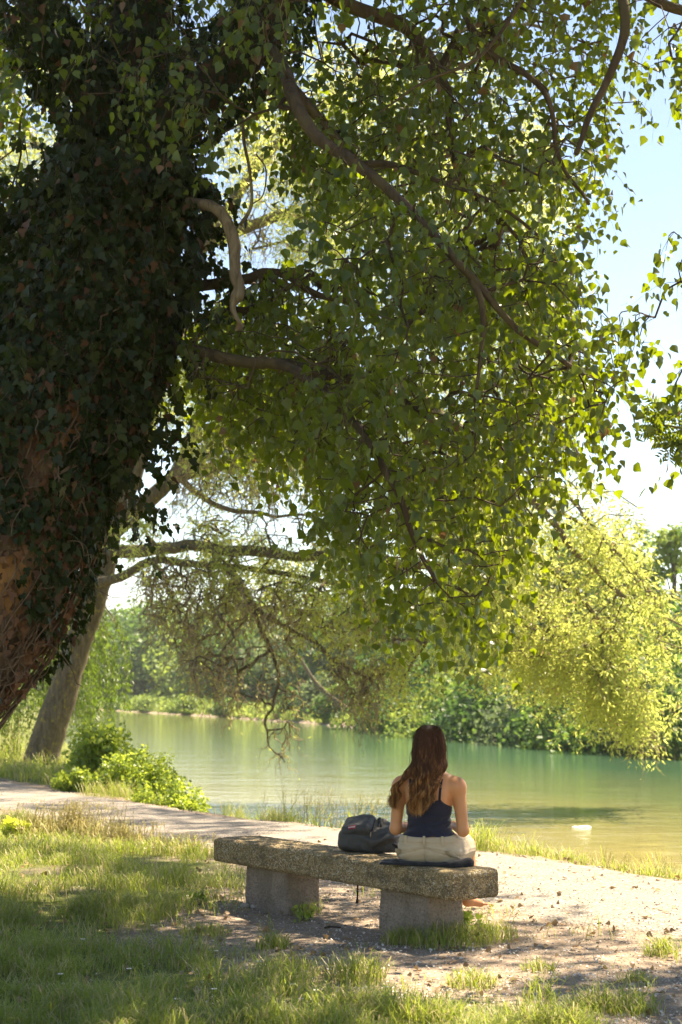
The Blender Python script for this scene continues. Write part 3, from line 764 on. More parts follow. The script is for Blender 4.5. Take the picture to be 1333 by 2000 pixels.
class Tree:
    def __init__(s):
        s.p = []; s.par = []; s.r = []; s.dir = []; s.chains = []
    def limb(s, pts, r0, r1, seg=7, wob=.0, sc=1.0, parent=None, seed=0):
        pts = catmull(pts, seg); n = len(pts)
        if wob:
            t = np.linspace(0, 1, n)[:, None] ** .5
            pts = pts + wob * np.stack([fbm(pts + 7.1 * k, sc, 3, seed + k) for k in range(3)], 1) * t
        if parent is None and s.p: parent = s.nearest(pts[0])
        idx = []
        prev = -1 if parent is None else parent
        if prev >= 0: idx.append(prev)
        d = unit(np.gradient(pts, axis=0))
        for i in range(n):
            s.p.append(pts[i]); s.par.append(prev); s.r.append(r0 + (r1 - r0) * (i / (n - 1)) ** .8); s.dir.append(d[i])
            prev = len(s.p) - 1; idx.append(prev)
        s.chains.append(idx); return idx
    def nearest(s, c):
        P_ = np.array(s.p); return int(np.argmin(((P_ - c) ** 2).sum(1)))
    def grow(s, targets, step=.14, twig=.004, curl=.05, csc=2.2, droop=.1, up=.0, kink=0.0, arch=.3, xtra=None):
        base = np.array(s.p); n0 = len(base)
        cap = n0 + len(targets) * 60
        A = np.zeros((cap, 3)); A[:n0] = base; n = n0
        d0 = np.array([np.sqrt(((base - c) ** 2).sum(1).min()) for c in targets]); order = np.argsort(d0)
        tips = []
        for j in order:
            c = targets[j]
            D = A[:n] - c; dd = np.sqrt((D ** 2).sum(1)); dd = dd + up * np.maximum(-D[:, 2], 0)     # prefer to come from above
            i = int(np.argmin(dd)); p0 = A[i]; L = float(np.linalg.norm(c - p0))
            k = max(2, int(L / step)); k = min(k, 50)
            t = np.linspace(0, 1, k + 1)[1:, None]
            pd = s.dir[i]; b1 = p0 + pd * L * arch + np.array([0, 0, .1 * L]); b2 = c + np.array([0, 0, droop * L]) + (p0 - c) * .25
            q = (1 - t) ** 3 * p0 + 3 * (1 - t) ** 2 * t * b1 + 3 * (1 - t) * t * t * b2 + t ** 3 * c
            w = np.sin(t * PI) ** .7
            q = q + curl * w * min(1, L * 1.5) * np.stack([fbm(q * 1.0 + 3.3 * a, csc, 2, 40 + a) for a in range(3)], 1)
            if kink: q = q + kink * w * rng.normal(size=q.shape)
            idx = [i]; prev = i
            full = np.concatenate([[p0], q]); dd_ = unit(np.diff(full, axis=0))
            for a in range(k):
                s.p.append(q[a]); s.par.append(prev); s.r.append(0.0); s.dir.append(dd_[a]); A[n] = q[a]; prev = n; n += 1; idx.append(prev)
            s.chains.append(idx); tips.append(prev)
        s.tips = getattr(s, 'tips', []) + tips
        return tips
    def finish(s, twig=.004, power=.42, rmax=.06):
        n = len(s.p); w = np.ones(n); ch = np.zeros(n, int)
        for i in range(n - 1, -1, -1):
            if s.par[i] >= 0: ch[s.par[i]] += 1
        w = np.where(ch == 0, 1.0, 0.0)
        for i in range(n - 1, -1, -1):
            if s.par[i] >= 0: w[s.par[i]] += w[i]
        r = np.minimum(twig * np.maximum(w, 1) ** power, rmax)
        s.R = np.maximum(np.array(s.r), r); s.P = np.array(s.p)
    def mesh(s, name, mat, parent, rough=.12, big=.035, min_r=0.0):
        M1 = MB(); M2 = MB()
        for c in s.chains:
            pts = s.P[c]; R = s.R[c].copy()
            if len(c) > 1: R[0] = min(R[0], R[1] * 1.15)
            if len(pts) < 2: continue
            mx = R.max()
            k = 14 if mx > .15 else 9 if mx > .05 else 6 if mx > .02 else 4 if mx > .008 else 3
            tube(M1, pts, R, k, noise=rough if mx > .02 else 0, nscale=9 if mx > .1 else 18, cap=mx > .02)
        return M1.build(name, mat, parent, True)

def sprays(tips_p, tips_d, n_leaf, twig_len, leaf, size, hang=.8, spread=.5, wig=.03, mbt=None, twig_r=.0022, pet=.035, face=.0, down=.75, nseg=5, curl=0):
    """a hanging twig at every tip with leaves on short stalks; returns leaf mesh arrays"""
    n = len(tips_p)
    dirs = unit(tips_d * .5 + rng.normal(size=(n, 3)) * spread + np.array([0, 0, -hang]))
    L = twig_len * rng.uniform(.6, 1.3, n)
    ph = rng.uniform(0, 6.28, (n, 2))
    t = np.linspace(0, 1, nseg + 1)
    side = unit(np.cross(dirs, rand_dirs(n))); side2 = np.cross(dirs, side)
    def at(tt):     # tt (n,k)
        a = tips_p[:, None] + dirs[:, None] * (L[:, None] * tt)[..., None] + np.array([0, 0, -1.0]) * (.35 * L[:, None] * tt ** 2)[..., None]
        a = a + side[:, None] * (wig * np.sin(tt * (5 + curl) + ph[:, :1]) * np.sqrt(tt))[..., None] + side2[:, None] * (wig * np.sin(tt * (4 + curl) + ph[:, 1:]) * np.sqrt(tt))[..., None]
        return a
    if mbt is not None:
        q = at(np.broadcast_to(t, (n, nseg + 1)))
        off = np.stack([side, -side * .5 + side2 * .87, -side * .5 - side2 * .87], 1)
        rr = twig_r * (1 - .75 * t)
        v = (q[:, :, None] + off[:, None] * rr[None, :, None, None]).reshape(-1, 3)
        i = (np.arange(n)[:, None, None] * (nseg + 1) * 3 + np.arange(nseg)[None, :, None] * 3); j = np.arange(3)[None, None]; j2 = (j + 1) % 3
        mbt.add(v, np.stack([i + j, i + j2, i + 3 + j2, i + 3 + j], -1).reshape(-1, 4))
    tt = (np.arange(n_leaf)[None] + rng.uniform(0, 1, (n, n_leaf))) / n_leaf
    pos = at(tt).reshape(-1, 3)
    m = len(pos)
    out = rand_dirs(m); out[:, 2] *= .5; out = unit(out)
    pos = pos + out * pet * rng.uniform(.4, 1.3, (m, 1))
    ax = unit(out * (1 - down) * 1.6 + np.array([0, 0, -down]) + .28 * rng.normal(size=(m, 3)))
    nr = rand_dirs(m); nr[:, 2] = nr[:, 2] * .5 + .15
    sz = size * rng.uniform(.5, 1.18, m)
    return scatter_cards(leaf[0], leaf[1], pos, ax, nr, np.stack([sz * rng.uniform(.85, 1.1, m), sz, sz], 1) if not face else np.stack([sz * face, sz, sz], 1))

BARK_DARK = bark_mat('poplar_bark', (.030, .021, .014), (.095, .065, .042), (.085, .062, .034), moss=None)
BARK_TWIG = bark_mat('twig_bark', (.07, .05, .035), (.19, .14, .095), (.24, .20, .09))
BARK_TRUNK = bark_mat('split_bark', (.06, .036, .023), (.25, .165, .105), (.36, .18, .075), (7, 7, 1.6), .05)
BARK_WILLOW = bark_mat('willow_bark', (.065, .052, .034), (.18, .148, .105), None, (11, 11, 2.6), .05, moss=(.28, .24, .05))
LEAF_P = leaf_mat('poplar_leaf', (.008, .021, .003), (.026, .050, .007), (.31, .41, .012), .44, .34, brown=((.16, .09, .035), .985))
LEAF_I = leaf_mat('ivy_leaf', (.006, .013, .003), (.021, .033, .006), (.08, .13, .015), .18, .42, brown=((.08, .038, .018), .95), spec=.2)
LEAF_DEAD = leaf_mat('dead_ivy_leaf', (.085, .036, .020), (.22, .105, .055), (.25, .10, .04), .2, .7)
LEAF_W = leaf_mat('willow_leaf', (.17, .23, .04), (.33, .38, .09), (.76, .82, .20), .52, .45, brown=((.30, .22, .10), .95))
VINE = bark_mat('vine_stem', (.075, .045, .03), (.22, .15, .105), None, (20, 20, 4), .01)

# ------------------------------------------------------------------ the big ivy-clad poplar
TY = 10.5
poplar = thing('poplar_tree', 'huge leaning tree at left with ivy-smothered trunk and dark overhanging leafy boughs', 'tree', tuple(G(-560, 1810)))
T = Tree()
trunk_px = [(-600, 1900, 11.0), (-430, 1690, 10.9), (-290, 1500, 10.75), (-155, 1340, 10.6), (-22, 1150, 10.5), (72, 900, 10.5), (160, 700, 10.5), (222, 500, 10.5), (258, 330, 10.5)]
trunk_pts = np.array([P(*p) for p in trunk_px]); trunk_pts[0][2] = -.35
T.limb(trunk_pts, .62, .42, 8)
T.limb([P(250, 330, 10.5), P(262, 180, 10.6), P(270, 0, 10.7), P(290, -300, 10.9), P(330, -700, 11)], .30, .14, 6, .1)
T.limb([P(255, 310, 10.5), P(330, 235, 10.3), P(430, 150, 10.1), P(520, 60, 9.9), P(575, -50, 9.8), P(700, -260, 9.6), P(900, -480, 9.6)], .20, .08, 7, .05)
T.limb([P(240, 330, 10.5), P(180, 200, 10.2), P(100, 90, 10.0), (P(40, -40, 9.8)), P(-60, -250, 9.6)], .15, .07, 7, .06)
T.limb([P(505, 80, 9.9), P(548, 125, 9.5), P(578, 195, 9.1), P(622, 270, 8.9), P(700, 322, 8.8), P(762, 370, 8.7), P(832, 452, 8.6), P(922, 545, 8.55), P(1000, 640, 8.55), P(1085, 700, 8.6), P(1150, 740, 8.7)], .055, .012, 7, .05, 2)
T.limb([P(922, 545, 8.55), P(942, 600, 8.5), P(940, 680, 8.5), P(930, 760, 8.5)], .028, .008, 6, .03, 2)
T.limb([P(210, 640, 10.6), P(300, 660, 10.5), P(380, 682, 10.2), P(480, 705, 10.0), P(560, 712, 9.9), P(650, 780, 9.3), P(712, 852, 8.9), P(770, 940, 8.7), P(800, 1030, 8.7), P(850, 1130, 8.7)], .060, .012, 7, .06, 2)
T.limb([P(560, 712, 10.2), P(680, 740, 10.3), P(800, 790, 10.2), P(900, 860, 10.1), P(960, 960, 9.9)], .045, .012, 7, .08, 2)
T.limb([P(560, 712, 10.2), P(690, 700, 10.6), P(830, 690, 10.6), P(960, 720, 10.5)], .04, .012, 7, .08, 2)
T.limb([P(225, 560, 10.5), P(360, 560, 10.6), P(480, 545, 10.6), P(520, 532, 10.6), P(565, 542, 10.6), P(620, 580, 10.6), P(710, 600, 10.5), P(810, 640, 10.4)], .05, .016, 7, .05, 2)
T.limb([P(700, -260, 9.6), P(880, -160, 9.5), P(1080, -140, 9.4), P(1190, -60, 9.3), P(1222, 40, 9.2), P(1195, 130, 9.2), P(1160, 215, 9.2), P(1130, 300, 9.2)], .06, .016, 7, .04, 2)
T.limb([P(1190, -60, 9.3), P(1290, 5, 9.4), P(1400, 60, 9.4), P(1460, 250, 9.2), P(1440, 420, 9.0), P(1400, 560, 8.9), P(1400, 720, 8.9)], .04, .012, 7, .04, 2)
T.limb([P(1090, -135, 9.4), P(1030, -20, 9.0), P(940, 108, 8.9), P(835, 158, 8.9), P(740, 222, 8.9)], .017, .006, 7, .03, 3)
T.limb([P(880, -160, 9.5), P(905, 10, 9.6), P(960, 105, 9.6), P(1060, 172, 9.6), P(1100, 300, 9.6), P(1150, 400, 9.6)], .035, .010, 7, .06, 2)
T.limb([P(575, -50, 9.8), P(680, 10, 10), P(800, 60, 10.2), P(870, 180, 10.2), P(900, 330, 10.2), P(1010, 470, 10.1)], .045, .012, 7, .08, 2)
T.limb([P(700, 322, 9.7), P(770, 320, 9.5), P(850, 350, 9.4), P(960, 400, 9.4), P(1060, 470, 9.4)], .03, .010, 7, .06, 2)
T.limb([P(330, -700, 11), P(600, -760, 10), P(1000, -800, 9), P(1400, -760, 8.5), P(1700, -600, 8.5)], .12, .04, 7, .2)
T.limb([P(300, -350, 10.9), P(100, -600, 9), P(-300, -1500, 7), (-.8, 4.5, 9.0)], .11, .04, 7, .2)
T.limb([P(290, -300, 10.9), P(-100, -450, 11.5), P(-600, -500, 12)], .11, .04, 7, .2)
regs = [
    ([(600, 700), (720, 575), (900, 545), (1100, 560), (1200, 610), (1225, 735), (1180, 840), (1085, 890), (1030, 1040), (980, 1165), (935, 1215), (850, 1195), (745, 1165), (690, 1120), (650, 1010), (620, 880)], 680, 8.15, 13.0, 1.25, -.02),
    ([(345, 660), (430, 575), (560, 520), (720, 560), (690, 800), (640, 960), (560, 880), (430, 830), (360, 760)], 430, 10.0, 13.5, 1.2, -.12),
    ([(560, 270), (640, 245), (800, 330), (950, 425), (1100, 470), (1120, 420), (1110, 540), (1090, 580), (900, 590), (700, 580), (640, 500), (600, 380)], 320, 8.3, 12.5, 1.3, .08),
    ([(440, -80), (1230, -80), (1200, 180), (1185, 350), (1155, 410), (1100, 400), (1000, 440), (900, 380), (760, 330), (640, 330), (545, 250), (500, 120)], 560, 8.7, 13.0, 1.3, .12),
    ([(-80, -80), (500, -80), (480, 250), (400, 300), (200, 200), (0, 220), (-80, 200)], 300, 9.0, 13, 1.0, -.3),
    ([(-120, 180), (90, 180), (110, 420), (60, 700), (-120, 760)], 60, 11, 14, 1.0, -.1),
    ([(1190, 585), (1290, 618), (1285, 655), (1235, 690)], 8, 8.8, 9.3, None, 0),
    ([(1302, 440), (1340, 440), (1345, 560), (1310, 545)], 5, 8.8, 9.1, None, 0),
    ([(1318, 700), (1350, 700), (1350, 725), (1318, 715)], 2, 8.8, 8.9, None, 0),
    ([(1300, 850), (1370, 820), (1370, 890), (1305, 885)], 3, 8.8, 9.2, None, 0),
    ([(1230, -60), (1390, -60), (1390, 110), (1260, 120)], 26, 8.8, 10.2, None, 0),
    ([(1235, 110), (1350, 110), (1350, 200), (1290, 260), (1250, 230)], 4, 9, 10, None, 0),
]
tg = np.concatenate([sample_region(p, n, a, b, cl, 60 + k, th) for k, (p, n, a, b, cl, th) in enumerate(regs)])
T.grow(tg, .13, curl=.10, csc=2.4, droop=.22, up=.6, arch=.35)
tips_in = list(T.tips); T.tips = []
bt = np.concatenate([sample_region(regs[k][0], n_, 8.8, 11.5, None, 0) for k, n_ in ((0, 110), (1, 90), (2, 60), (3, 110), (4, 60))]); T.grow(bt, .10, curl=.22, csc=2.5, droop=.1, up=.4, kink=.004); T.tips = []
# unseen rest of the crown, clusters added sunward to shade bench, grass and trunk
n = 22000; gx_ = rng.uniform(-6.5, 4.2, n); gy_ = rng.uniform(2.5, 22, n); gq = qof(gx_, gy_)
dn = n2(gx_, gy_, 1.0, 91)
want = np.where(gq < 6.9 + .35 * n2(gx_, gy_, .8, 92), 1.0, 0.0) * (dn > -.10) + (gq > 6.9) * (gq < 9.2) * (gx_ < -.7) * (dn > -.30)
want = np.where((gy_ < 8.6) & (gx_ < .9) & (dn < .42), 0, want)
for gx0, gy0, gr in ((-3.1, 16.6, 1.1), (-1.9, 14.8, .8), (-3.2, 15.2, .7), (-2.6, 11.6, .5)): want = np.where(np.hypot(gx_ - gx0, gy_ - gy0) < gr, 0, want)
want = want * (rng.random(n) < np.where(gy_ < 5, .5, .85))
gx_, gy_ = gx_[want > 0], gy_[want > 0]; zz = np.where(gy_ > 12, rng.uniform(10, 18, len(gx_)), rng.uniform(7.2, 11.5, len(gx_))); sdn = np.array(sd)
q = np.stack([gx_, gy_, zz * 0], 1) + sdn * (zz / sdn[2])[:, None]
rel = q - np.array([0, 0, CAM_H]); cs, sn = math.cos(PITCH), math.sin(PITCH)
dz = rel[:, 1] * cs + rel[:, 2] * sn; py = 1000 - F_PX * (-rel[:, 1] * sn + rel[:, 2] * cs) / dz
q = q[py < -110][:2250]
q2 = Parr(rng.uniform(-150, 520, 1500), rng.uniform(-150, 560, 1500), rng.uniform(8.6, 11.5, 1500)) + sdn * rng.uniform(1.2, 6, 1500)[:, None]  # extra clusters out of view, added to darken the ivy trunk
rel = q2 - np.array([0, 0, CAM_H]); dz = rel[:, 1] * cs + rel[:, 2] * sn; py = 1000 - F_PX * (-rel[:, 1] * sn + rel[:, 2] * cs) / dz
q3 = Parr(rng.uniform(480, 1120, 2200), rng.uniform(-150, 430, 2200), rng.uniform(8.6, 12, 2200)) + sdn * rng.uniform(1.2, 6, 2200)[:, None]  # more unseen clusters, added to shade the upper boughs
rel = q3 - np.array([0, 0, CAM_H]); dz = rel[:, 1] * cs + rel[:, 2] * sn; py3 = 1000 - F_PX * (-rel[:, 1] * sn + rel[:, 2] * cs) / dz
q = np.concatenate([q, q3[(py3 < -110) & (fbm(q3, .7, 2, 33) > -.12)][:620], q2[(py < -110) & (q2[:, 2] > 6)][:1150]]); print('OVERHEAD', len(q))
T.grow(q, .35, curl=.15, csc=1.2, droop=.1, up=.3)
tips_out = list(T.tips)
T.finish(twig=.0042, power=.40, rmax=.05)
T.mesh('trunk_and_boughs', BARK_DARK, poplar, .16)
mb = MB(); tw = MB()
pi = T.P[tips_in]; di = np.array(T.dir)[tips_in]
v, f = sprays(pi, di, 14, .36, LEAF_POPLAR, .069, hang=.75, spread=.5, mbt=tw, pet=.05); mb.add(v, f)
po = T.P[tips_out]; do = np.array(T.dir)[tips_out]
v, f = sprays(po, do, 15, .5, LEAF_POPLAR, .120, hang=.3, spread=1.0, mbt=None, pet=.10); mb.add(v, f)
# bare trailing twigs
k = rng.choice(np.where(pi[:, 2] > 3.0)[0], 240); v, f = sprays(pi[k], di[k] * 0, 1, .50, LEAF_POPLAR, .05, hang=2.2, spread=.3, wig=.05, mbt=tw, twig_r=.0030, nseg=9, curl=4); mb.add(v, f)
crown = mb.build('crown', LEAF_P, poplar); tw.build('twigs', BARK_TWIG, poplar)
# broken dead branch hanging from the trunk
mb = MB(); L = catmull([P(365, 395, 10.1), P(412, 402, 9.9), P(440, 425, 9.85), P(458, 475, 9.85), P(460, 535, 9.85), P(468, 565, 9.85), P(456, 598, 9.85), P(462, 618, 9.85), P(476, 638, 9.85)], 6)
tube(mb, L, np.interp(np.linspace(0, 1, len(L)), [0, .35, .6, .68, .72, 1], [.034, .042, .038, .046, .024, .010]), 10, .22, nscale=14)
mb.build('dead_branch', bark_mat('dead_wood', (.075, .052, .036), (.24, .18, .13), None, (16, 16, 4), .02), poplar, True)
mb = MB(); L = catmull([P(470, 440, 9.9), P(492, 400, 9.9), P(488, 330, 9.9), P(478, 280, 9.95), P(474, 230, 10)], 6); tube(mb, L, .012, 6, .1)
L = catmull([P(492, 400, 9.9), P(515, 380, 9.9), P(520, 330, 9.9), P(500, 300, 9.9)], 6); tube(mb, L, .005, 4)
mb.build('bare_shoot', BARK_TWIG, poplar, True)

# heavy bark skin on the lower trunk
tc = catmull(trunk_pts, 14); tt_, tn_, tb_ = frames(tc)
trad = np.interp(np.linspace(0, 1, len(tc)), [0, .2, .5, 1], [.68, .56, .50, .45])
ang = np.linspace(0, 2 * PI, 73)[:-1]
V = []
for i in range(0, len(tc)):
    d = tn_[i] * np.cos(ang)[:, None] + tb_[i] * np.sin(ang)[:, None]
    s_ = np.stack([ang * 0 + i * .08, np.cos(ang), np.sin(ang)], 1)
    rr = trad[i] * (1 + .07 * fbm(s_, 1.6, 3, 5) + .085 * np.abs(fbm(s_ * [.35, 1, 1], 7, 3, 6)) + .03 * fbm(s_ * [1.5, 1, 1], 14, 2, 8))
    V.append(tc[i] + d * rr[:, None])
V = np.array(V).reshape(-1, 3); i = np.arange(len(tc) - 1)[:, None] * 72; j = np.arange(72)[None]; j2 = (j + 1) % 72
mesh_obj('split_bark', V, np.stack([i + j, i + j2, i + 72 + j2, i + 72 + j], -1).reshape(-1, 4), BARK_TRUNK, poplar, True)

# ivy: leaves over the trunk and the first limbs, dead leaves and stems lower down
LL = [(tc, trad)]
for ch, r in ((1, .30), (2, .2), (3, .16)):
    idx = T.chains[ch][1:]; LL.append((T.P[idx], T.R[idx] + .04))
def on_surface(cl, rad, s, a, off):
    n = len(cl); x_ = s * (n - 1); i = np.clip(x_.astype(int), 0, n - 2); f_ = (x_ - i)[:, None]
    t_, n_, b_ = frames(cl)
    c = cl[i] * (1 - f_) + cl[i + 1] * f_; r = np.interp(x_, np.arange(n), rad)
    d = unit(n_[i] * np.cos(a)[:, None] + b_[i] * np.sin(a)[:, None])
    return c + d * (r + off)[:, None], d, t_[i]
ivy = thing('ivy_plant', 'dark glossy ivy climbing all over the trunk of the huge left tree', 'ivy', tuple(trunk_pts[1]))
mb = MB(); md = MB()
for k, (cl, rad) in enumerate(LL):
    n = (42000, 5600, 4200, 4200)[k]
    s = rng.random(n); a = rng.uniform(0, 2 * PI, n)
    thick = (.20 if k == 0 else .14)
    bul = .5 + .9 * np.clip(fbm(np.stack([s * 9, np.cos(a) * 1.2, np.sin(a) * 1.2], 1), 1.3, 3, 14) + .25, 0, 1)
    off = thick * bul * rng.random(n) ** .6 + .015
    p, d, t = on_surface(cl, rad, s, a, off)
    if k == 0:
        cov = fbm(np.stack([s * 14, np.cos(a) * 1.6, np.sin(a) * 1.6], 1), 1.5, 3, 15)
        keep = cov > np.interp(s, [0, .40, .50, .58, .70, 1], [1.0, .55, .10, -.05, -.35, -.6])
        p, d, off = p[keep], d[keep], off[keep]
    n = len(p)
    facing = (d @ np.array([0, -1.0, 0])) > -.55
    p, d = p[facing], d[facing]; n = len(p)
    ax = unit(np.array([0, 0, -1.0]) + .35 * rng.normal(size=(n, 3)) + .3 * d); nr = unit(d + .55 * rng.normal(size=(n, 3)) + [0, 0, .25])
    v, f = scatter_cards(LEAF_IVY[0], LEAF_IVY[1], p, ax, nr, rng.uniform(.028, .072, n)); mb.add(v, f)
# ivy hanging in sprays that stand off the trunk, thickest on its left side
n = 330; s = rng.uniform(.60, 1, n); a = rng.uniform(0, 2 * PI, n); p, d, t = on_surface(tc, trad, s, a, np.full(n, .16)); k = (d[:, 1] < .45); p, d = p[k], d[k]
tw = MB(); v, f = sprays(p, d * 1.5, 12, .38, LEAF_IVY, .075, hang=.35, spread=.4, mbt=tw, pet=.04); mb.add(v, f)
pL = sample_region([(-80, 330), (110, 420), (60, 560), (60, 700), (-10, 900), (-80, 1050)], 260, 10.2, 11.4)
v, f = sprays(pL, unit(pL - tc[-20]) * .4, 14, .35, LEAF_IVY, .08, hang=.6, spread=.6, mbt=tw, pet=.05); mb.add(v, f)
mb.build('leaves', LEAF_I, ivy)
n = 7000; s = rng.uniform(.30, .80, n); a = rng.uniform(0, 2 * PI, n); p, d, t = on_surface(tc, trad, s, a, rng.uniform(.0, .10, n))
keep = (fbm(np.stack([s * 12, np.cos(a) * 2, np.sin(a) * 2], 1), 1.5, 3, 19) > np.interp(s, [.3, .45, .6, .8], [.5, -.05, -.3, .1])) & (d[:, 1] < .5)
p, d = p[keep], d[keep]; n = len(p)
v, f = scatter_cards(LEAF_IVY[0], LEAF_IVY[1], p, unit(np.array([0, 0, -1.0]) + .6 * rng.normal(size=(n, 3))), unit(d + .8 * rng.normal(size=(n, 3))), rng.uniform(.035, .075, n))
mesh_obj('dead_leaves', v, f, LEAF_DEAD, ivy)
for k in range(230):
    s0 = rng.uniform(.30, .75); L = rng.uniform(.12, .45); m_ = 22
    s = np.linspace(s0, min(s0 + L, 1), m_); a0 = rng.uniform(0, 2 * PI); a = a0 + .25 * np.cumsum(rng.normal(size=m_)) * .35
    off = .02 + .05 * rng.random() + np.minimum(.012 * np.abs(np.cumsum(rng.normal(size=m_))), .06)
    p, d, t = on_surface(tc, trad, s, a, off)
    if d[m_ // 2, 1] > .5: continue
    tube(tw, p, rng.uniform(.004, .011) * np.linspace(1, .5, m_), 5, cap=False)
for k in range(150):     # loose rootlets curling off the right side of the trunk
    s0 = rng.uniform(.44, .72); a0 = rng.uniform(0, 2 * PI); p, d, t = on_surface(tc, trad, np.array([s0]), np.array([a0]), np.array([.05]))
    if d[0, 1] > .3: continue
    q = [p[0]]; v_ = d[0] * .03 + rng.normal(size=3) * .015
    for j in range(9): v_ = v_ + rng.normal(size=3) * .018 + [0, 0, -.006]; v_ *= .8; q.append(q[-1] + v_)
    tube(tw, catmull(q, 3), rng.uniform(.002, .005), 3, cap=False)
tw.build('stems', VINE, ivy, True)
# pinnate ash shoot tips on the right edge: part of a neighbour whose bough reaches in
ash = thing('ash_tree', 'ash sprig with narrow paired leaflets reaching in at the right edge', 'tree', (3.6, 9.4, 0))
mb = MB(); tube(mb, catmull([(3.6, 9.4, -.1), (3.55, 9.3, 1.5), P(1480, 1000, 9.1), P(1440, 880, 9.0)], 8), np.linspace(.12, .05, 25), 9, .1); bases = []
for e in ((1300, 800), (1290, 828), (1310, 860)):
    L = catmull([P(1440, 880, 9.0), P(1390, 850, 8.95), P(e[0] + 40, e[1] + 8, 8.9), P(e[0], e[1], 8.9)], 8); tube(mb, L, np.linspace(.02, .003, len(L)), 5); bases.append(L)
mb.build('stem', BARK_TWIG, ash, True); mb = MB()
for L in bases:
    for q in range(14, len(L), 2):
        for g_ in range(2):
            rp = L[q]; rd = unit(rng.normal(size=3) * .5 + [-.9, 0, .1 * g_])
            for k in range(6):
                c_ = rp + rd * (.03 + .022 * k)
                for sg in (-1, 1):
                    sdv = unit(np.cross(rd, [0, .8, .5])) * sg
                    v, f = scatter_cards(LEAF_SLIM[0] * [.34, 1, 1], LEAF_SLIM[1], c_[None], unit(sdv + rd * .7)[None], np.array([[.1, -1, .4]]) + rng.normal(size=(1, 3)) * .3, np.array([.052])); mb.add(v, f)
mb.build('leaves', LEAF_P, ash)
# ------------------------------------------------------------------ corkscrew willow at the water's edge
base = G(80, 1497); wy = float(base[1])
willow = thing('willow_tree', 'leaning corkscrew willow by the water with twisted hanging twigs and yellow-green leaves', 'tree', tuple(base))
T = Tree(); Q = lambda x, y, d=0.0: P(x, y, wy + d)
b0 = Q(70, 1520); b0[2] = -.2
T.limb([b0, Q(82, 1485), Q(100, 1420), Q(128, 1340), Q(155, 1250), Q(185, 1170), Q(208, 1090), Q(228, 1020), Q(262, 930), Q(300, 800), Q(345, 640), Q(400, 480), Q(500, 330), Q(640, 200)], .40, .10, 7, .12, .8)
T.chains[0]; 
T.limb([Q(172, 1200), Q(150, 1180), Q(132, 1152), Q(120, 1100, .5)], .13, .06, 5, .04)
T.limb([Q(178, 1195, -.2), Q(165, 1150, -.6), Q(195, 1137, -1), Q(240, 1126, -1.2), Q(298, 1097, -1.5), Q(372, 1100, -1.8), Q(450, 1106, -2), Q(560, 1118, -2.2), Q(680, 1150, -2.5)], .14, .04, 7, .15, .8)
T.limb([Q(225, 1030), Q(262, 1003), Q(300, 972), Q(345, 930), Q(370, 880), Q(400, 800), Q(460, 700), Q(560, 640), Q(700, 600)], .24, .06, 7, .2, .8)
T.limb([Q(345, 932), Q(420, 918, -.5), Q(500, 903, -1), Q(600, 915, -1.5), Q(700, 930, -2), Q(820, 960, -2.5)], .15, .05, 7, .3, .8)
T.limb([Q(212, 1080), Q(300, 1070, -.4), Q(400, 1074, -1), Q(560, 1080, -2), Q(660, 1077, -2.5), Q(760, 1092, -3), Q(900, 1120, -3), Q(1010, 1180, -3), Q(1100, 1240, -3), Q(1180, 1310, -3), Q(1262, 1392, -3)], .15, .03, 8, .55, .9)
T.limb([Q(450, 1106, -2), Q(500, 1180, -2.2), Q(560, 1232, -2.4), Q(650, 1282, -2.6), Q(745, 1335, -2.8)], .06, .015, 8, .3, 1.2)
T.limb([Q(480, 1150, -2), Q(520, 1262, -2), Q(548, 1340, -2), Q(530, 1400, -2), Q(545, 1480, -2)], .045, .012, 8, .4, 1.5)
T.limb([Q(400, 480), Q(560, 420, -1), Q(760, 430, -2), Q(940, 560, -3), Q(1060, 760, -3), Q(1150, 950, -3)], .14, .04, 8, .4, .8)
T.limb([Q(345, 640), Q(520, 640, -2), Q(740, 720, -4), Q(940, 880, -5), Q(1100, 1060, -5), Q(1225, 1180, -5)], .14, .04, 8, .4, .8)
T.limb([Q(300, 800), Q(200, 600, 1), Q(100, 350, 2), Q(0, 150, 2)], .15, .05, 8, .4, .8)
T.limb([Q(640, 200), Q(800, 90, -1), Q(1000, 40, -2), Q(1150, 100, -2)], .08, .03, 7, .4, .8)
T.limb([Q(760, 1092, -3), Q(790, 1200, -3), Q(820, 1260, -3), Q(800, 1320, -3)], .04, .012, 7, .3, 1.2)
T.limb([Q(345, 930), Q(430, 990, -1), Q(520, 1000, -1.5), Q(620, 1010, -2)], .08, .02, 7, .3, 1)
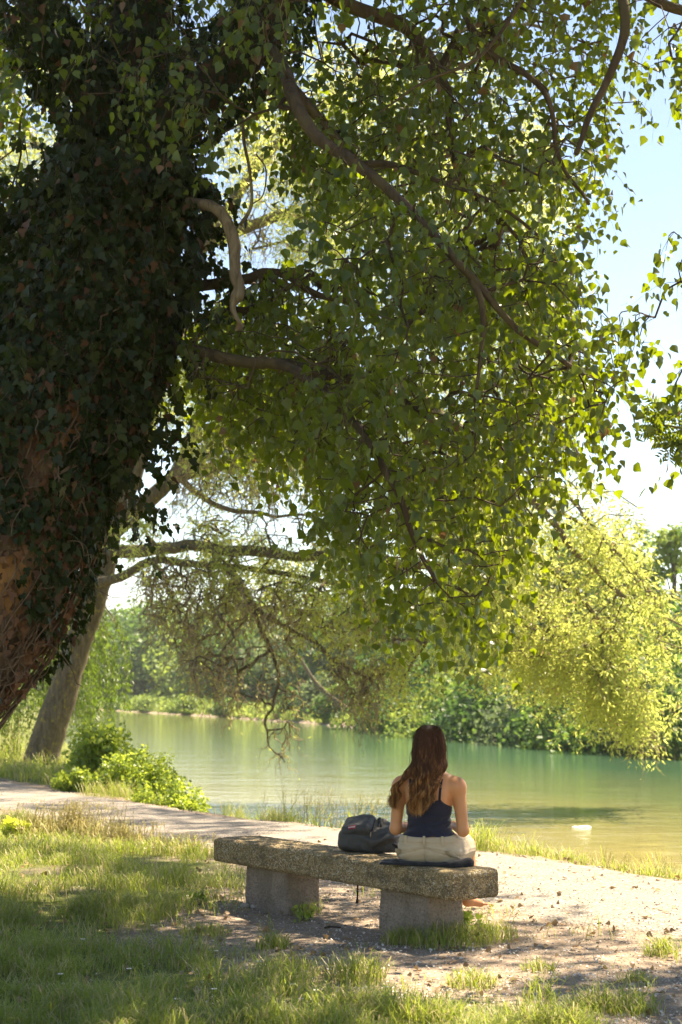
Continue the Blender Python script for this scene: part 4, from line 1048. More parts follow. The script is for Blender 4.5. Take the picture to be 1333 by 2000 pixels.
leafy = [
    ([(960, 900), (1030, 930), (1050, 1010), (1000, 1120), (940, 1200), (860, 1215), (800, 1000)], 230, -6, -1.5, .85, .10),
    ([(1050, 1240), (1190, 1270), (1240, 1310), (1280, 1370), (1262, 1395), (1200, 1370), (1120, 1310)], 110, -4.5, -1.8, .9, .08),
    ([(880, 1220), (1080, 1240), (1130, 1320), (1060, 1305), (950, 1260)], 70, -4.5, -1.8, .6, -.1),
    ([(430, 90), (1000, 60), (1120, 400), (1150, 800), (960, 900), (640, 900), (500, 800), (430, 500)], 950, -4, 1.5, .35, -.16),
    ([(330, 600), (620, 560), (700, 900), (560, 960), (430, 940), (340, 860)], 260, -3, 1.5, .4, -.1),
    ([(-60, 30), (120, 0), (150, 500), (90, 760), (-60, 800)], 300, 0, 4, .4, -.2),
    ([(230, 990), (520, 1010), (620, 1060), (780, 1100), (760, 1190), (560, 1150), (300, 1120), (240, 1060)], 85, -4, 0, .7, .1),
    ([(560, 1100), (830, 1120), (820, 1260), (700, 1270), (600, 1200)], 18, -4, -2, .7, .1),
    ([(745, 1250), (830, 1240), (815, 1330), (775, 1375)], 16, -3.5, -2.5, None, 0),
    ([(600, 900), (980, 900), (960, 1100), (700, 1100)], 90, -5, -1, .7, 0),
]
leafy.append(([(380, 1035), (760, 1060), (760, 1125), (400, 1120)], 80, -3, -1, None, 0))
bare = [
    ([(270, 1090), (460, 1120), (500, 1200), (430, 1330), (370, 1330), (330, 1230), (290, 1200)], 240, -3, -1, .8, -.3),
    ([(440, 1130), (760, 1150), (800, 1300), (720, 1330), (640, 1260), (520, 1230)], 170, -3.5, -1.5, .8, -.1),
    ([(470, 1230), (580, 1240), (590, 1440), (545, 1480), (500, 1400)], 40, -2.3, -1.7, None, 0),
    ([(380, 1300), (480, 1280), (470, 1390), (410, 1370)], 26, -2.3, -1.3, None, 0),
    ([(380, 820), (620, 880), (640, 1050), (420, 1050), (330, 960)], 230, -2.5, .5, .8, -.1),
    ([(640, 1280), (760, 1300), (740, 1400), (680, 1370)], 55, -3, -2.4, None, 0),
    ([(1180, 1330), (1290, 1390), (1270, 1450), (1200, 1440)], 26, -3.4, -2.6, None, 0),
    ([(470, 280), (700, 300), (640, 520), (480, 500)], 90, -1, 1, None, 0),
]
tg = np.concatenate([sample_region(p, n, wy + a, wy + b, cl, 120 + k, th) for k, (p, n, a, b, cl, th) in enumerate(leafy)])
sprigs = []
for fpts, dY, n_, sg in (([(880, 880), (1050, 930), (1150, 1010), (1215, 1100)], -5.2, 90, .30), ([(930, 940), (1080, 990), (1210, 1080), (1285, 1180), (1295, 1240)], -4.4, 105, .30),
        ([(880, 1020), (1010, 1070), (1120, 1150), (1190, 1240), (1215, 1290)], -3.6, 120, .32), ([(850, 1100), (980, 1140), (1080, 1215), (1150, 1300)], -2.8, 95, .28), ([(960, 1150), (1060, 1200), (1180, 1300), (1262, 1385)], -3.2, 105, .24), ([(860, 1190), (950, 1240), (1030, 1310)], -2.4, 34, .2)):
    L = catmull([Q(a, b, dY) for a, b in fpts], 12); T.limb(L[::6], .045, .012, 5, .12, 1.2)
    i = (rng.random(n_) ** .8 * (len(L) - 1)).astype(int); n_ = int(n_ * .55); i = i[:n_]; sprigs.append(L[i] + rng.normal(size=(n_, 3)) * [sg, sg * 1.8, sg * .75] + [0, 0, .05])
tg = np.concatenate([tg] + sprigs)
T.grow(tg, .32, curl=.55, csc=1.1, droop=.15, up=.5, kink=.012); tl = list(T.tips); T.tips = []
tg = np.concatenate([sample_region(p, n, wy + a, wy + b, cl, 160 + k, th) for k, (p, n, a, b, cl, th) in enumerate(bare)])
T.grow(tg, .16, curl=.6, csc=1.6, droop=.35, up=.8, kink=.02); tb = list(T.tips)
T.finish(twig=.0115, power=.36, rmax=.06)
T.mesh('trunk_and_limbs', BARK_WILLOW, willow, .13)
mb = MB(); tw = MB(); D = np.array(T.dir)
pl = T.P[tl]; v, f = sprays(pl, D[tl], 62, .72, LEAF_SLIM, .118, hang=.85, spread=.7, wig=.10, mbt=tw, twig_r=.0055, pet=.10, face=.30, down=.55, nseg=6, curl=5); mb.add(v, f)
k = rng.choice(len(pl), 800); v, f = sprays(pl[k] + rng.normal(size=(800, 3)) * .34, D[np.array(tl)[k]], 44, .60, LEAF_SLIM, .118, hang=.6, spread=.9, wig=.10, mbt=tw, twig_r=.005, pet=.10, face=.30, down=.5, nseg=5, curl=5); mb.add(v, f)
pb = T.P[tb]
for rep in range(2):
    v, f = sprays(pb, D[tb], 2, .55, LEAF_SLIM, .10, hang=.9, spread=.8, wig=.09, mbt=tw, twig_r=.015, pet=.05, face=.28, down=.6, nseg=8, curl=7); mb.add(v, f)
mb.build('crown', LEAF_W, willow); tw.build('twigs', bark_mat('willow_twig', (.17, .13, .085), (.40, .31, .20), (.46, .40, .16), (3, 3, 3), .01), willow)
# ================================================================== trees and shrubs across the river
FAR_M = {}
def far_leaf(key, c1, c2, tr, tf=.35): FAR_M[key] = leaf_mat('foliage_' + key, c1, c2, tr, tf, .55, None, .3)
far_leaf('dark_green', (.030, .075, .026), (.060, .125, .036), (.12, .26, .05))
far_leaf('mid_green', (.050, .110, .030), (.095, .175, .045), (.22, .38, .06))
far_leaf('yellow_green', (.10, .17, .035), (.19, .27, .06), (.42, .56, .10))
far_leaf('grey_green', (.085, .13, .065), (.15, .20, .10), (.26, .36, .14))
far_leaf('pale_green', (.14, .20, .05), (.23, .31, .08), (.50, .62, .14), .4)
FAR_BARK = bark_mat('far_bark', (.06, .048, .036), (.15, .12, .09))
def far_tree(name, x, y, h, w_, key, label, cat, group, n, shape='round', cs=.3, low=.12, seed=0, lean=0.0):
    z0 = hz(x, y) - .1
    t = thing(name, label, cat, (x, y, z0), group=group)
    r = np.random.default_rng(seed)
    # lobes
    nl = int(10 + h * 1.6) if shape != 'poplar' else int(9 + h)
    zc = r.uniform(low, .93, nl) * h
    fr = zc / h
    if shape == 'round': env = w_ / 2 * np.sqrt(np.clip(1 - ((fr - .52) / .55) ** 2, .04, 1))
    elif shape == 'poplar': env = w_ / 2 * np.clip(1.1 - fr * .95, .2, 1) * np.clip(fr * 5, .3, 1)
    else: env = w_ / 2 * np.clip(1.15 - fr * .9, .2, 1)
    a = r.uniform(0, 2 * PI, nl); rad = env * r.random(nl) ** .5 * .72
    c = np.stack([x + rad * np.cos(a) + lean * fr * h, y + rad * np.sin(a), z0 + zc], 1); lr = env * r.uniform(.34, .62, nl) + .25
    mb = MB(); bend = [(x, y, z0 - .2), (x + .1 * r.normal() + lean * .3 * h, y, z0 + h * .35), (x + lean * h * .7, y, z0 + h * .75)]
    tr = max(.07, h * .016); tube(mb, catmull(bend, 5), np.linspace(tr, tr * .3, 11), 7, .1)
    for k in range(nl):
        s_ = np.array([x + lean * fr[k] * .5 * h, y, z0 + h * (.12 + .5 * fr[k])]); tube(mb, catmull([s_, (s_ + c[k]) / 2 + [0, 0, .05 * h], c[k]], 3), np.linspace(tr * .35, tr * .08, 7), 4)
    mb.build('trunk', FAR_BARK, t, True)
    per = r.multinomial(n, lr ** 2 / (lr ** 2).sum())
    k = np.repeat(np.arange(nl), per); m_ = len(k)
    d = unit(r.normal(size=(m_, 3))); rr = lr[k] * (.55 + .5 * r.random(m_) ** .5)
    p = c[k] + d * rr[:, None] * np.array([1, 1, .78])
    nz = fbm(p, 1.6 / max(cs * 4, 1), 2, seed % 97); keep = nz > -.28; p, d = p[keep], d[keep]; m_ = len(p)
    p = p + .16 * r.normal(size=p.shape) * cs * 4
    p[:, 2] = np.maximum(p[:, 2], z0 + .15)
    ax = unit(r.normal(size=(m_, 3)) + [0, 0, -.35]); nr = unit(d + .7 * r.normal(size=(m_, 3)) + [0, 0, .4])
    v, f = scatter_cards(LEAF_CLUMP[0], LEAF_CLUMP[1], p, ax, nr, cs * r.uniform(.5, 1.25, m_))
    mesh_obj('crown', v, f, FAR_M[key], t)
    return t
FS = np.array(far_shore, float)
def shore_pt(px, back):
    """a point on the far bank seen at picture column px, back metres behind the shoreline"""
    rx = (px - 667.0) / F_PX * 1.0
    for i in range(len(FS) - 1):
        a, b = FS[i], FS[i + 1]
        # intersect x = k*y with the segment
        k = rx / math.cos(PITCH) * 1.0
        den = (b[0] - a[0]) - k * (b[1] - a[1])
        if abs(den) < 1e-9: continue
        t = -(a[0] - k * a[1]) / den
        if 0 <= t <= 1:
            p = a + t * (b - a); nrm = np.array([b[1] - a[1], -(b[0] - a[0])]); nrm = nrm / np.linalg.norm(nrm)
            if nrm[0] < 0: nrm = -nrm
            rd = p / np.linalg.norm(p); q = p + rd * min(back / max(rd @ nrm, .35), back * 2.2); return q, p
    return None, None
def top_h(px, py, p):
    """height a tree at p needs to reach picture row py"""
    return float(P(px, py, p[1])[2])
gp = 'trees along the far river bank'; gs = 'shrubs overhanging the far water edge'
shrubs = [(1345, 3.2, 'mid_green'), (1285, 2.6, 'grey_green'), (1235, 3.3, 'mid_green'), (1180, 2.4, 'dark_green'), (1130, 2.9, 'mid_green'), (1085, 2.2, 'dark_green'), (1040, 3.0, 'grey_green'), (990, 2.4, 'mid_green'), (950, 3.1, 'dark_green'), (905, 2.5, 'mid_green'), (865, 2.9, 'yellow_green'), (825, 2.6, 'dark_green'), (790, 3.0, 'mid_green'), (755, 2.5, 'dark_green'), (722, 3.0, 'mid_green')]
kn = {'mid_green': 'fresh green', 'grey_green': 'greyish green', 'dark_green': 'dark green', 'yellow_green': 'yellow-green', 'pale_green': 'pale green'}
def order_word(i, n, word):
    o = ['first', 'second', 'third', 'fourth', 'fifth', 'sixth', 'seventh', 'eighth', 'ninth', 'tenth', 'eleventh', 'twelfth', 'thirteenth', 'fourteenth', 'fifteenth', 'sixteenth']
    return o[i] + ' ' + word
for i, (px, hh, key) in enumerate(shrubs):
    p, _ = shore_pt(px, -.35)
    far_tree('bank_shrub', p[0], p[1], hh * 1.15, hh * 1.9 * p[1] / 62 ** 1.0 if p[1] < 62 else hh * 1.9, key, '%s shrub drooping to the far waterline, %s' % (kn[key], order_word(i, 16, 'from the right edge')), 'shrub', gs, 3400, 'mound', .20, .04, 700 + i)
tall = [(1375, 1010, 9, 'mid_green', 'poplar'), (1315, 990, 12, 'yellow_green', 'poplar'), (1250, 1008, 11, 'mid_green', 'poplar'), (1195, 1035, 10, 'yellow_green', 'poplar'), (1160, 1020, 15, 'mid_green', 'round'), (1110, 1020, 14, 'yellow_green', 'round'), (1040, 1060, 12, 'mid_green', 'round'), (975, 1085, 14, 'dark_green', 'round'), (905, 1120, 12, 'mid_green', 'round'), (840, 1160, 14, 'dark_green', 'round'), (780, 1170, 12, 'mid_green', 'round'), (725, 1195, 14, 'grey_green', 'round')]
for i, (px, py, back, key, shp) in enumerate(tall):
    p, _ = shore_pt(px, back); H_ = top_h(px, py, p) - hz(*p)
    far_tree('bank_tree', p[0], p[1], H_, H_ * (.46 if shp == 'poplar' else .72), key, 'tall %s %s behind the far bank shrubs, %s' % (kn[key], 'upright tree' if shp == 'poplar' else 'broad tree', order_word(i, 12, 'from the right edge')), 'tree', gp, 6500, shp, .30, .10, 800 + i)
mid = [(1340, 1180, 4, 'dark_green'), (1260, 1230, 4, 'mid_green'), (1190, 1210, 4, 'dark_green'), (1120, 1240, 4, 'mid_green'), (1050, 1230, 4, 'dark_green'), (985, 1240, 4, 'grey_green'), (925, 1250, 4, 'dark_green'), (870, 1265, 4, 'mid_green'), (815, 1255, 4, 'dark_green'), (765, 1270, 4, 'dark_green')]
for i, (px, py, back, key) in enumerate(mid):
    p, _ = shore_pt(px, back); H_ = top_h(px, py, p) - hz(*p)
    far_tree('small_tree', p[0], p[1], H_, H_ * 1.05, key, '%s small bushy tree just above the far shrubs, %s' % (kn[key], order_word(i, 12, 'from the right edge')), 'tree', 'small trees on the far bank', 5200, 'round', .24, .04, 860 + i)
# far left: meadow with a tree line and a pale round tree
line = [(-40, 1175, 40, 'dark_green', 20), (60, 1170, 42, 'mid_green', 20), (150, 1190, 40, 'mid_green', 20), (215, 1215, 36, 'grey_green', 15), (262, 1195, 44, 'mid_green', 19), (318, 1210, 40, 'dark_green', 17), (372, 1190, 46, 'mid_green', 20), (430, 1205, 42, 'yellow_green', 18), (487, 1190, 42, 'mid_green', 18), (545, 1205, 34, 'dark_green', 16), (600, 1190, 30, 'mid_green', 16), (650, 1200, 24, 'grey_green', 15), (700, 1215, 20, 'dark_green', 14)]
for i, (px, py, back, key, wd) in enumerate(line):
    _, s0 = shore_pt(max(px, 175), 0); Y = s0[1] + back + 24; X = (px - 667) / F_PX / math.cos(PITCH) * Y * 1.0
    H_ = top_h(px, py, (X, Y)) - hz(X, Y)
    far_tree('meadow_tree', X, Y, H_, wd, key, '%s tree behind the far meadow, %s' % (kn[key], order_word(i, 13, 'in the line from the left')), 'tree', 'tree line behind the far meadow', 5200, 'round', .75, .03, 900 + i)
small = [(512, 1292, 26, 'pale_green', 9.0, 'round', 'pale yellow-green round tree standing alone at the end of the far meadow', 'tree'),
         (192, 1325, 4, 'grey_green', 5.5, 'round', 'small silvery tree at the far bank beside the leaning willow trunk', 'tree'),
         (578, 1345, 3, 'dark_green', 5, 'mound', 'dark low bush at the waterline right of the pale round tree', 'shrub'),
         (625, 1320, 4, 'grey_green', 6, 'mound', 'grey-green bush at the waterline beneath the hanging brown twigs', 'shrub'),
         (672, 1335, 3, 'mid_green', 5, 'mound', 'green bush at the waterline near the fallen grey branch', 'shrub'),
         (455, 1380, 1.5, 'mid_green', 5, 'mound', 'low bush at the waterline left of the pale round tree', 'shrub'),
         (385, 1378, 1.5, 'yellow_green', 7, 'mound', 'light low bush on the meadow edge behind the white bird', 'shrub'),
         (300, 1377, 1.5, 'yellow_green', 7, 'mound', 'light low bush in the middle of the far meadow edge', 'shrub'),
         (240, 1374, 1.5, 'mid_green', 6, 'mound', 'low green bush at the left end of the far meadow', 'shrub')]
for i, (px, py, back, key, wd, shp, lab, cat) in enumerate(small):
    p, s0 = shore_pt(px, back); H_ = max(top_h(px, py, p) - hz(*p), .7)
    far_tree('lone_tree' if cat == 'tree' else 'waterside_bush', p[0], p[1], H_, wd * (p[1] / 190 if px < 600 else p[1] / 150), key, lab, cat, None, 3600, shp, .35 if H_ > 3 else .28, .05, 950 + i)
# rough meadow grass across the water and a fringe of reeds
n = 42000; t = rng.uniform(0, 1, n); i = rng.integers(1, 6, n); a = FS[i]; b = FS[i + 1]
p = a + (b - a) * t[:, None]; nr = np.stack([b[:, 1] - a[:, 1], -(b[:, 0] - a[:, 0])], 1); nr = unit(nr); nr *= np.sign(nr[:, :1])
bk = rng.random(n) ** 1.3 * 46; p = p + nr * (bk + .1)[:, None]
k = np.abs(p[:, 0] / p[:, 1]) < .26; p = p[k]; z = height(p[:, 0], p[:, 1]); n = len(p)
p3 = np.column_stack([p, z - .05])
v, f = scatter_cards(LEAF_CLUMP[0], LEAF_CLUMP[1], p3, unit(rng.normal(size=(n, 3)) * .35 + [0, 0, 1]), rand_dirs(n) * [1, 1, .2], np.stack([rng.uniform(.25, .6, n), rng.uniform(.3, .85, n), rng.uniform(.2, .3, n)], 1) * (p[:, 1] / 150)[:, None] ** .7)
tag(mesh_obj('meadow_grass', v, f, FAR_M['pale_green']), 'pale tall grass of the meadow on the far bank', 'grass', kind='stuff')
# fallen grey branch leaning into the water, swan, floating scrap
p, _ = shore_pt(690, .5); z0 = WATER_Z
mb = MB(); tube(mb, catmull([(p[0] + 1.2, p[1] - 1, z0 - .3), (p[0], p[1], z0 + .8), (p[0] - 2.2, p[1] + .4, z0 + 2.6), (p[0] - 3.4, p[1] + .6, z0 + 4.4)], 6), np.linspace(.26, .10, 19), 8, .12)
fl = mb.build('fallen_trunk', BARK_WILLOW, None, True); tag(fl, 'grey fallen trunk leaning out of the water below the far trees', 'fallen trunk')
sw = G(421, 1391, WATER_Z); S = SDF((-.75, -.35, -.2), (.85, .35, .85), .035)
S.ell((0, 0, .12), (.50, .24, .22), .05); S.cone((-.35, 0, .2), (-.62, 0, .30), .14, .04, .08); S.cone((.36, 0, .2), (.52, 0, .5), .09, .05, .05); S.cone((.52, 0, .5), (.50, 0, .66), .05, .045, .03); S.ell((.56, 0, .70), (.10, .06, .065), .03); S.cone((.62, 0, .69), (.74, 0, .66), .03, .015, .01)
v, f = S.mesh(); WF = Mat('white_feathers'); WF = WF.done(WF.pbr(color=(.8, .78, .74), rough=.7))
s_ = mesh_obj('swan', v, f, WF, None, True, loc=tuple(sw)); s_.rotation_euler = (0, 0, .3); tag(s_, 'tiny white swan floating in front of the far meadow', 'bird')
wp = G(1136, 1616, WATER_Z); S = SDF((-.25, -.2, -.05), (.25, .2, .1), .01); S.ell((0, 0, 0), (.16, .08, .020), .01); S.ell((.07, .02, .004), (.08, .06, .018), .03)
v, f = S.mesh(); v += fbm(v, 22, 3, 5)[:, None] * .012; WPL = Mat('white_foam'); WPL = WPL.done(WPL.pbr(color=(.78, .78, .76), rough=.5))
tag(mesh_obj('floating_scrap', v, f, WPL, None, True, loc=tuple(wp)), 'small white scrap floating on the shallow water at right', 'litter')
# ================================================================== grass, weeds, stones
GRASS = leaf_mat('grass_blade', (.13, .185, .03), (.28, .325, .07), (.48, .58, .08), .42, .5, brown=((.50, .42, .22), .80), spec=.3)
GRASS_D = leaf_mat('dry_grass', (.22, .19, .06), (.42, .36, .16), (.62, .54, .22), .40, .6)
WEED = leaf_mat('weed_leaf', (.10, .17, .03), (.20, .28, .05), (.60, .74, .09), .45, .45)
def blades(p, h, wd, lean, droop=.5):
    n = len(p); a = rng.uniform(0, 2 * PI, n); d = np.stack([np.cos(a), np.sin(a), a * 0], 1); s = np.stack([-np.sin(a + rng.normal(size=n) * .6), np.cos(a), a * 0], 1)
    up = np.array([0, 0, 1.0]); L = lean * h
    c1 = p + up * (h * .5)[:, None] + d * (L * .25)[:, None]; c2 = p + up * (h * .86)[:, None] + d * (L * .72)[:, None]; tp = p + up * (h * (1 - .25 * lean))[:, None] + d * (L * 1.25)[:, None]
    w_ = wd[:, None] * .5
    V = np.stack([p - s * w_ * .8, p + s * w_ * .8, c1 + s * w_, c1 - s * w_, c2 + s * w_ * .7, c2 - s * w_ * .7, tp], 1).reshape(-1, 3)
    b = np.arange(n)[:, None] * 7
    return V, [np.concatenate([b + [0, 1, 2, 3], b + [3, 2, 4, 5]]), b + [5, 4, 6]]
def visible(x, y, pad=.06):
    return np.abs(x / np.maximum(y, .1)) < (667 / F_PX + pad)
n = 620000
y = 5.2 + (34 - 5.2) * rng.random(n) ** 2.1; x = rng.uniform(-1, 1, n) * (.30 * y + .3)
gd = grass_density(x, y); d, far = river_dist(x, y); q = qof(x, y)
cl = n2(x, y, 3.2, 55); dens = gd * (.14 + .98 * sstep(-.18, .3, cl)) * (1 - .7 * sstep(.12, .45, n2(x, y, 1.7, 58)) * (q < 7)) * np.clip(11 / y, .25, 1.0)
dens = np.where((q > 6.75) & (q < 9.02), 0.0, dens)
dens = np.where(bench_in(x, y) if 'bench_in' in globals() else False, 0, dens)
rel = np.stack([x, y], 1) - A0[:2]; sb = rel @ bu[:2]; vb = rel @ bv[:2]
dens = np.where((sb > .25) & (sb < BL - .3) & (vb > .0) & (vb < .33) & ((sb < .85) | (sb > BL - .9)), 0, dens)
k = (rng.random(n) < dens) & (d > .05) & ~far
x, y, q, cl, gd, dd = x[k], y[k], q[k], cl[k], gd[k], d[k]
z = height(x, y); n = len(x)
h = (.04 + .075 * rng.random(n)) * (.55 + .9 * sstep(-.2, .5, cl)) + .05 * gd * rng.random(n) ** 3
h = h * np.where(q > 9, 1.9 + .8 * sstep(0, .5, n2(x, y, 1.2, 57)), 1.0)
v, f = blades(np.column_stack([x, y, z - .005]), h, (.003 + .0028 * rng.random(n)) * np.clip(y / 11, .9, 2.2), rng.uniform(.15, 1.1, n))
tag(mesh_obj('grass', v, f, GRASS), 'short sunlit and shaded green grass covering the near bank and foreground', 'grass', kind='stuff')
print('GRASS', n)

def tuft(x, y, n, h, spread, name, label, cat='grass tuft', mat=None, group=None, lean=(.2, 1.0), wd=.0045):
    r = spread * rng.random(n) ** .6; a = rng.uniform(0, 2 * PI, n); px_ = x + r * np.cos(a); py_ = y + r * np.sin(a); pz = height(px_, py_)
    hh = h * rng.uniform(.45, 1.1, n) * (1 - .35 * r / spread)
    v, f = blades(np.column_stack([px_, py_, pz - .006]), hh, np.full(n, wd) * rng.uniform(.7, 1.3, n), rng.uniform(lean[0], lean[1], n))
    base = (x, y, hz(x, y)); v = v - np.array(base)
    o = mesh_obj(name, v, f, mat or GRASS, None, loc=base); return tag(o, label, cat, group)
def gt(px, py): return G(px, py)[:2]
tufts = [(205, 1795, 700, .22, .26, 'lush green grass tuft in the left foreground lawn'), (148, 1800, 260, .12, .16, 'small grass tuft at the left of the lushest foreground tuft'),
    (340, 1712, 260, .12, .15, 'grass tuft on bare soil left of the bench end'), (425, 1740, 240, .15, .16, 'pale grass tuft against the left bench block'),
    (600, 1790, 150, .13, .10, 'weedy grass tuft at the right side of the far bench block'), (868, 1850, 620, .17, .30, 'wide grass clump at the foot of the near bench block'), (790, 1850, 240, .14, .14, 'grass clump in front of the near bench block'),
    (955, 1842, 320, .16, .18, 'grass clump right of the near bench block'), (535, 1855, 230, .13, .11, 'lone grass tuft in front of the bench between its blocks'), (700, 1930, 300, .20, .16, 'tall grass tuft in the centre foreground'),
    (925, 1935, 260, .13, .14, 'grass tuft in the foreground right of the centre tuft'), (770, 1985, 240, .15, .16, 'grass tuft at the bottom edge right of centre'), (1055, 1975, 60, .24, .10, 'yellowing grass tuft with long bent blades at bottom right'), (1052, 1905, 130, .09, .09, 'small low tuft on the gravel in the right foreground'),
    (1292, 1875, 190, .15, .10, 'grass tuft on gravel near the right edge'), (1235, 1990, 260, .14, .15, 'grass tuft in the lower right corner'), (1150, 1985, 160, .12, .12, 'thin grass tuft left of the lower right corner'), (1245, 1925, 120, .08, .10, 'short grass tuft between the two tufts at lower right'),
    (950, 1660, 700, .36, .34, 'bright sunlit grass tuft at the water side right of the woman'), (1060, 1672, 520, .20, .40, 'grass tuft along the path edge between two bright tufts'), (1160, 1685, 420, .22, .34, 'grass tuft on the bank below the floating scrap'), (1290, 1712, 480, .16, .40, 'dense dry-green tuft on the bank at the right edge'),
    (480, 1590, 420, .28, .35, 'grass tuft on the bank left of the backpack'), (420, 1570, 420, .26, .32, 'grass tuft beside the bush at the water'), (560, 1605, 420, .25, .34, 'grass tuft on the bank just left of the reeds'), (230, 1560, 600, .34, .55, 'grass tuft below the leafy bush at the path edge'), (60, 1520, 600, .30, .6, 'grass tuft at the foot of the leaning willow')]
for k_, (px_, py_) in enumerate([(60, 1760), (300, 1800), (90, 1880), (250, 1890), (400, 1830), (30, 1960), (180, 1975), (330, 1940), (470, 1960), (560, 1915), (120, 1700), (40, 1820), (640, 1985), (380, 1895), (260, 1735)]):
    tufts.append((px_, py_, 260, .11 + .05 * rng.random(), .14 + .08 * rng.random(), 'grass tuft of the shaded lawn, ' + ['at left below the golden grass', 'beside the lushest tuft', 'low at the left', 'below the lushest tuft', 'just in front of the bench end', 'in the bottom left corner', 'at the bottom left by the daisies', 'left of the bottom daisies', 'near the middle of the bottom edge', 'above the bottom daisies', 'behind the lushest tuft', 'at the left edge', 'at the bottom centre', 'below the bench end', 'on the soil edge left of the bench'][k_]))
for t in tufts:
    x, y = gt(t[0], t[1]); tuft(x, y, t[2], t[3], t[4], 'grass_tuft', t[5], group='grass tufts')
def reeds(px, py, n, h, spread, label, mat=GRASS):
    x, y = gt(px, py); base = np.array([x, y, hz(x, y)]); mb = MB()
    t = thing('tall_grass', label, 'tall grass', base)
    r = spread * rng.random(n); a = rng.uniform(0, 2 * PI, n)
    heads = []
    for i in range(n):
        b = base + [r[i] * math.cos(a[i]) * 1.3, r[i] * math.sin(a[i]), -.02]; hh = h * rng.uniform(.5, 1.05); ln = rng.normal(size=2) * .16 * hh
        L = catmull([b, b + [ln[0] * .3, ln[1] * .3, hh * .5], b + [ln[0], ln[1], hh]], 4); tube(mb, L, np.linspace(.0035, .0014, len(L)), 3, cap=False)
        heads.append(L[-1])
    v, f = blades(base + np.column_stack([r * np.cos(a) * 1.3, r * np.sin(a), r * 0 - .01]), h * rng.uniform(.3, .75, n), np.full(n, .009), rng.uniform(.3, 1.2, n)); mb.add(v, f)
    mb.build('stems', mat, t); heads = np.array(heads); m_ = 9
    p = np.repeat(heads, m_, 0) + np.column_stack([rng.normal(size=(n * m_, 2)) * .012 * h / .5, -rng.random(n * m_) * .10 * h / .5])
    v, f = scatter_cards(LEAF_SLIM[0] * [.3, 1, 1], LEAF_SLIM[1], p, unit(rng.normal(size=(n * m_, 3)) * .6 + [0, 0, 1]), rand_dirs(n * m_), rng.uniform(.012, .028, n * m_))
    mesh_obj('seed_heads', v, f, GRASS_D, t)
reeds(698, 1612, 230, .85, .45, 'tall pale seeding grass at the water behind the backpack')
reeds(585, 1604, 60, .62, .38, 'sparse tall seeding grass at the water left of the backpack')
reeds(1270, 1690, 110, .62, .50, 'tall mauve-tipped weeds on the bank near the right edge')
reeds(1185, 1680, 24, .50, .22, 'thin tall grass stalks on the bank left of the right-edge weeds')
reeds(30, 1492, 90, .95, .9, 'tall flowering grass left of the leaning willow trunk')
reeds(140, 1640, 330, .38, .50, 'sunlit barley-like grass beside the path at left', GRASS_D)
reeds(235, 1655, 200, .26, .36, 'short golden grass between the path and the lawn', GRASS_D)
reeds(60, 1640, 70, .24, .30, 'golden seeding grass around the yellow leafy plant', GRASS_D)
reeds(370, 1672, 80, .20, .30, 'low golden grass at the path edge near the bench end', GRASS_D)

def leafy_plant(px, py, n_stem, h, spread, label, name='leafy_bush', leaf=LEAF_OVAL, size=.055, nl=22, mat=WEED, width=None, twl=None, cat='bush', droop=.2, gl=None):
    x, y = gt(px, py); base = np.array([x, y, hz(x, y)]); t = thing(name, label, cat, base); mb = MB(); ml = MB(); tips = []; dirs = []
    for i in range(n_stem):
        a = rng.uniform(0, 2 * PI); r = spread * rng.random() ** .5; hh = h * (1 - .55 * (r / spread) ** 2) * rng.uniform(.7, 1.1)
        b = base + [r * .45 * math.cos(a) * (width or 1), r * .45 * math.sin(a), -.03]; e = base + [r * math.cos(a) * (width or 1), r * math.sin(a), hh]
        L = catmull([b, (b + e) / 2 + [0, 0, .12 * hh], e], 5); tube(mb, L, np.linspace(.007, .002, len(L)), 4, cap=False)
        for q in range(2, len(L)): tips.append(L[q]); dirs.append(L[q] - L[q - 1])
    tips = np.array(tips); dirs = unit(np.array(dirs))
    v, f = sprays(tips, dirs, nl, .16 * (h / .8), leaf, size, hang=-.1, spread=.9, pet=.06 * (h / .8), down=droop); ml.add(v, f)
    mb.build('stems', BARK_TWIG, t); ml.build('leaves', mat, t); return t
leafy_plant(265, 1548, 46, .95, .75, 'bright green leafy bush on the bank right of the leaning willow trunk', size=.058, nl=24)
leafy_plant(335, 1566, 26, .62, .55, 'lower yellow-green bush overhanging the water beside the big bush', size=.055, nl=22)
leafy_plant(195, 1535, 26, 1.15, .45, 'tall leafy bush immediately against the leaning willow trunk', size=.09, nl=14)
leafy_plant(160, 1550, 16, .35, .4, 'low nettle patch in front of the willow trunk', name='nettle_clump', size=.075, nl=12)
x, y = gt(38, 1648)
leafy_plant(32, 1640, 7, .20, .16, 'small plant with big sunlit yellow-green leaves at left edge', name='broadleaf_plant', leaf=LEAF_IVY, size=.15, nl=1, mat=leaf_mat('yellow_leaf', (.22, .30, .03), (.36, .42, .05), (.70, .80, .08), .5, .5), cat='plant')
leafy_plant(600, 1800, 4, .14, .07, 'small broad-leaved weed at the foot of the far bench block', name='weed_plant', size=.035, nl=2, cat='weed')
leafy_plant(405, 1770, 5, .10, .12, 'small broad-leaved weed just left of the far bench block', name='weed_plant', size=.035, nl=2, cat='weed')
leafy_plant(898, 1838, 7, .18, .12, 'dark broad-leaved weed among grass at the near bench block', name='weed_plant', size=.05, nl=5, cat='weed')
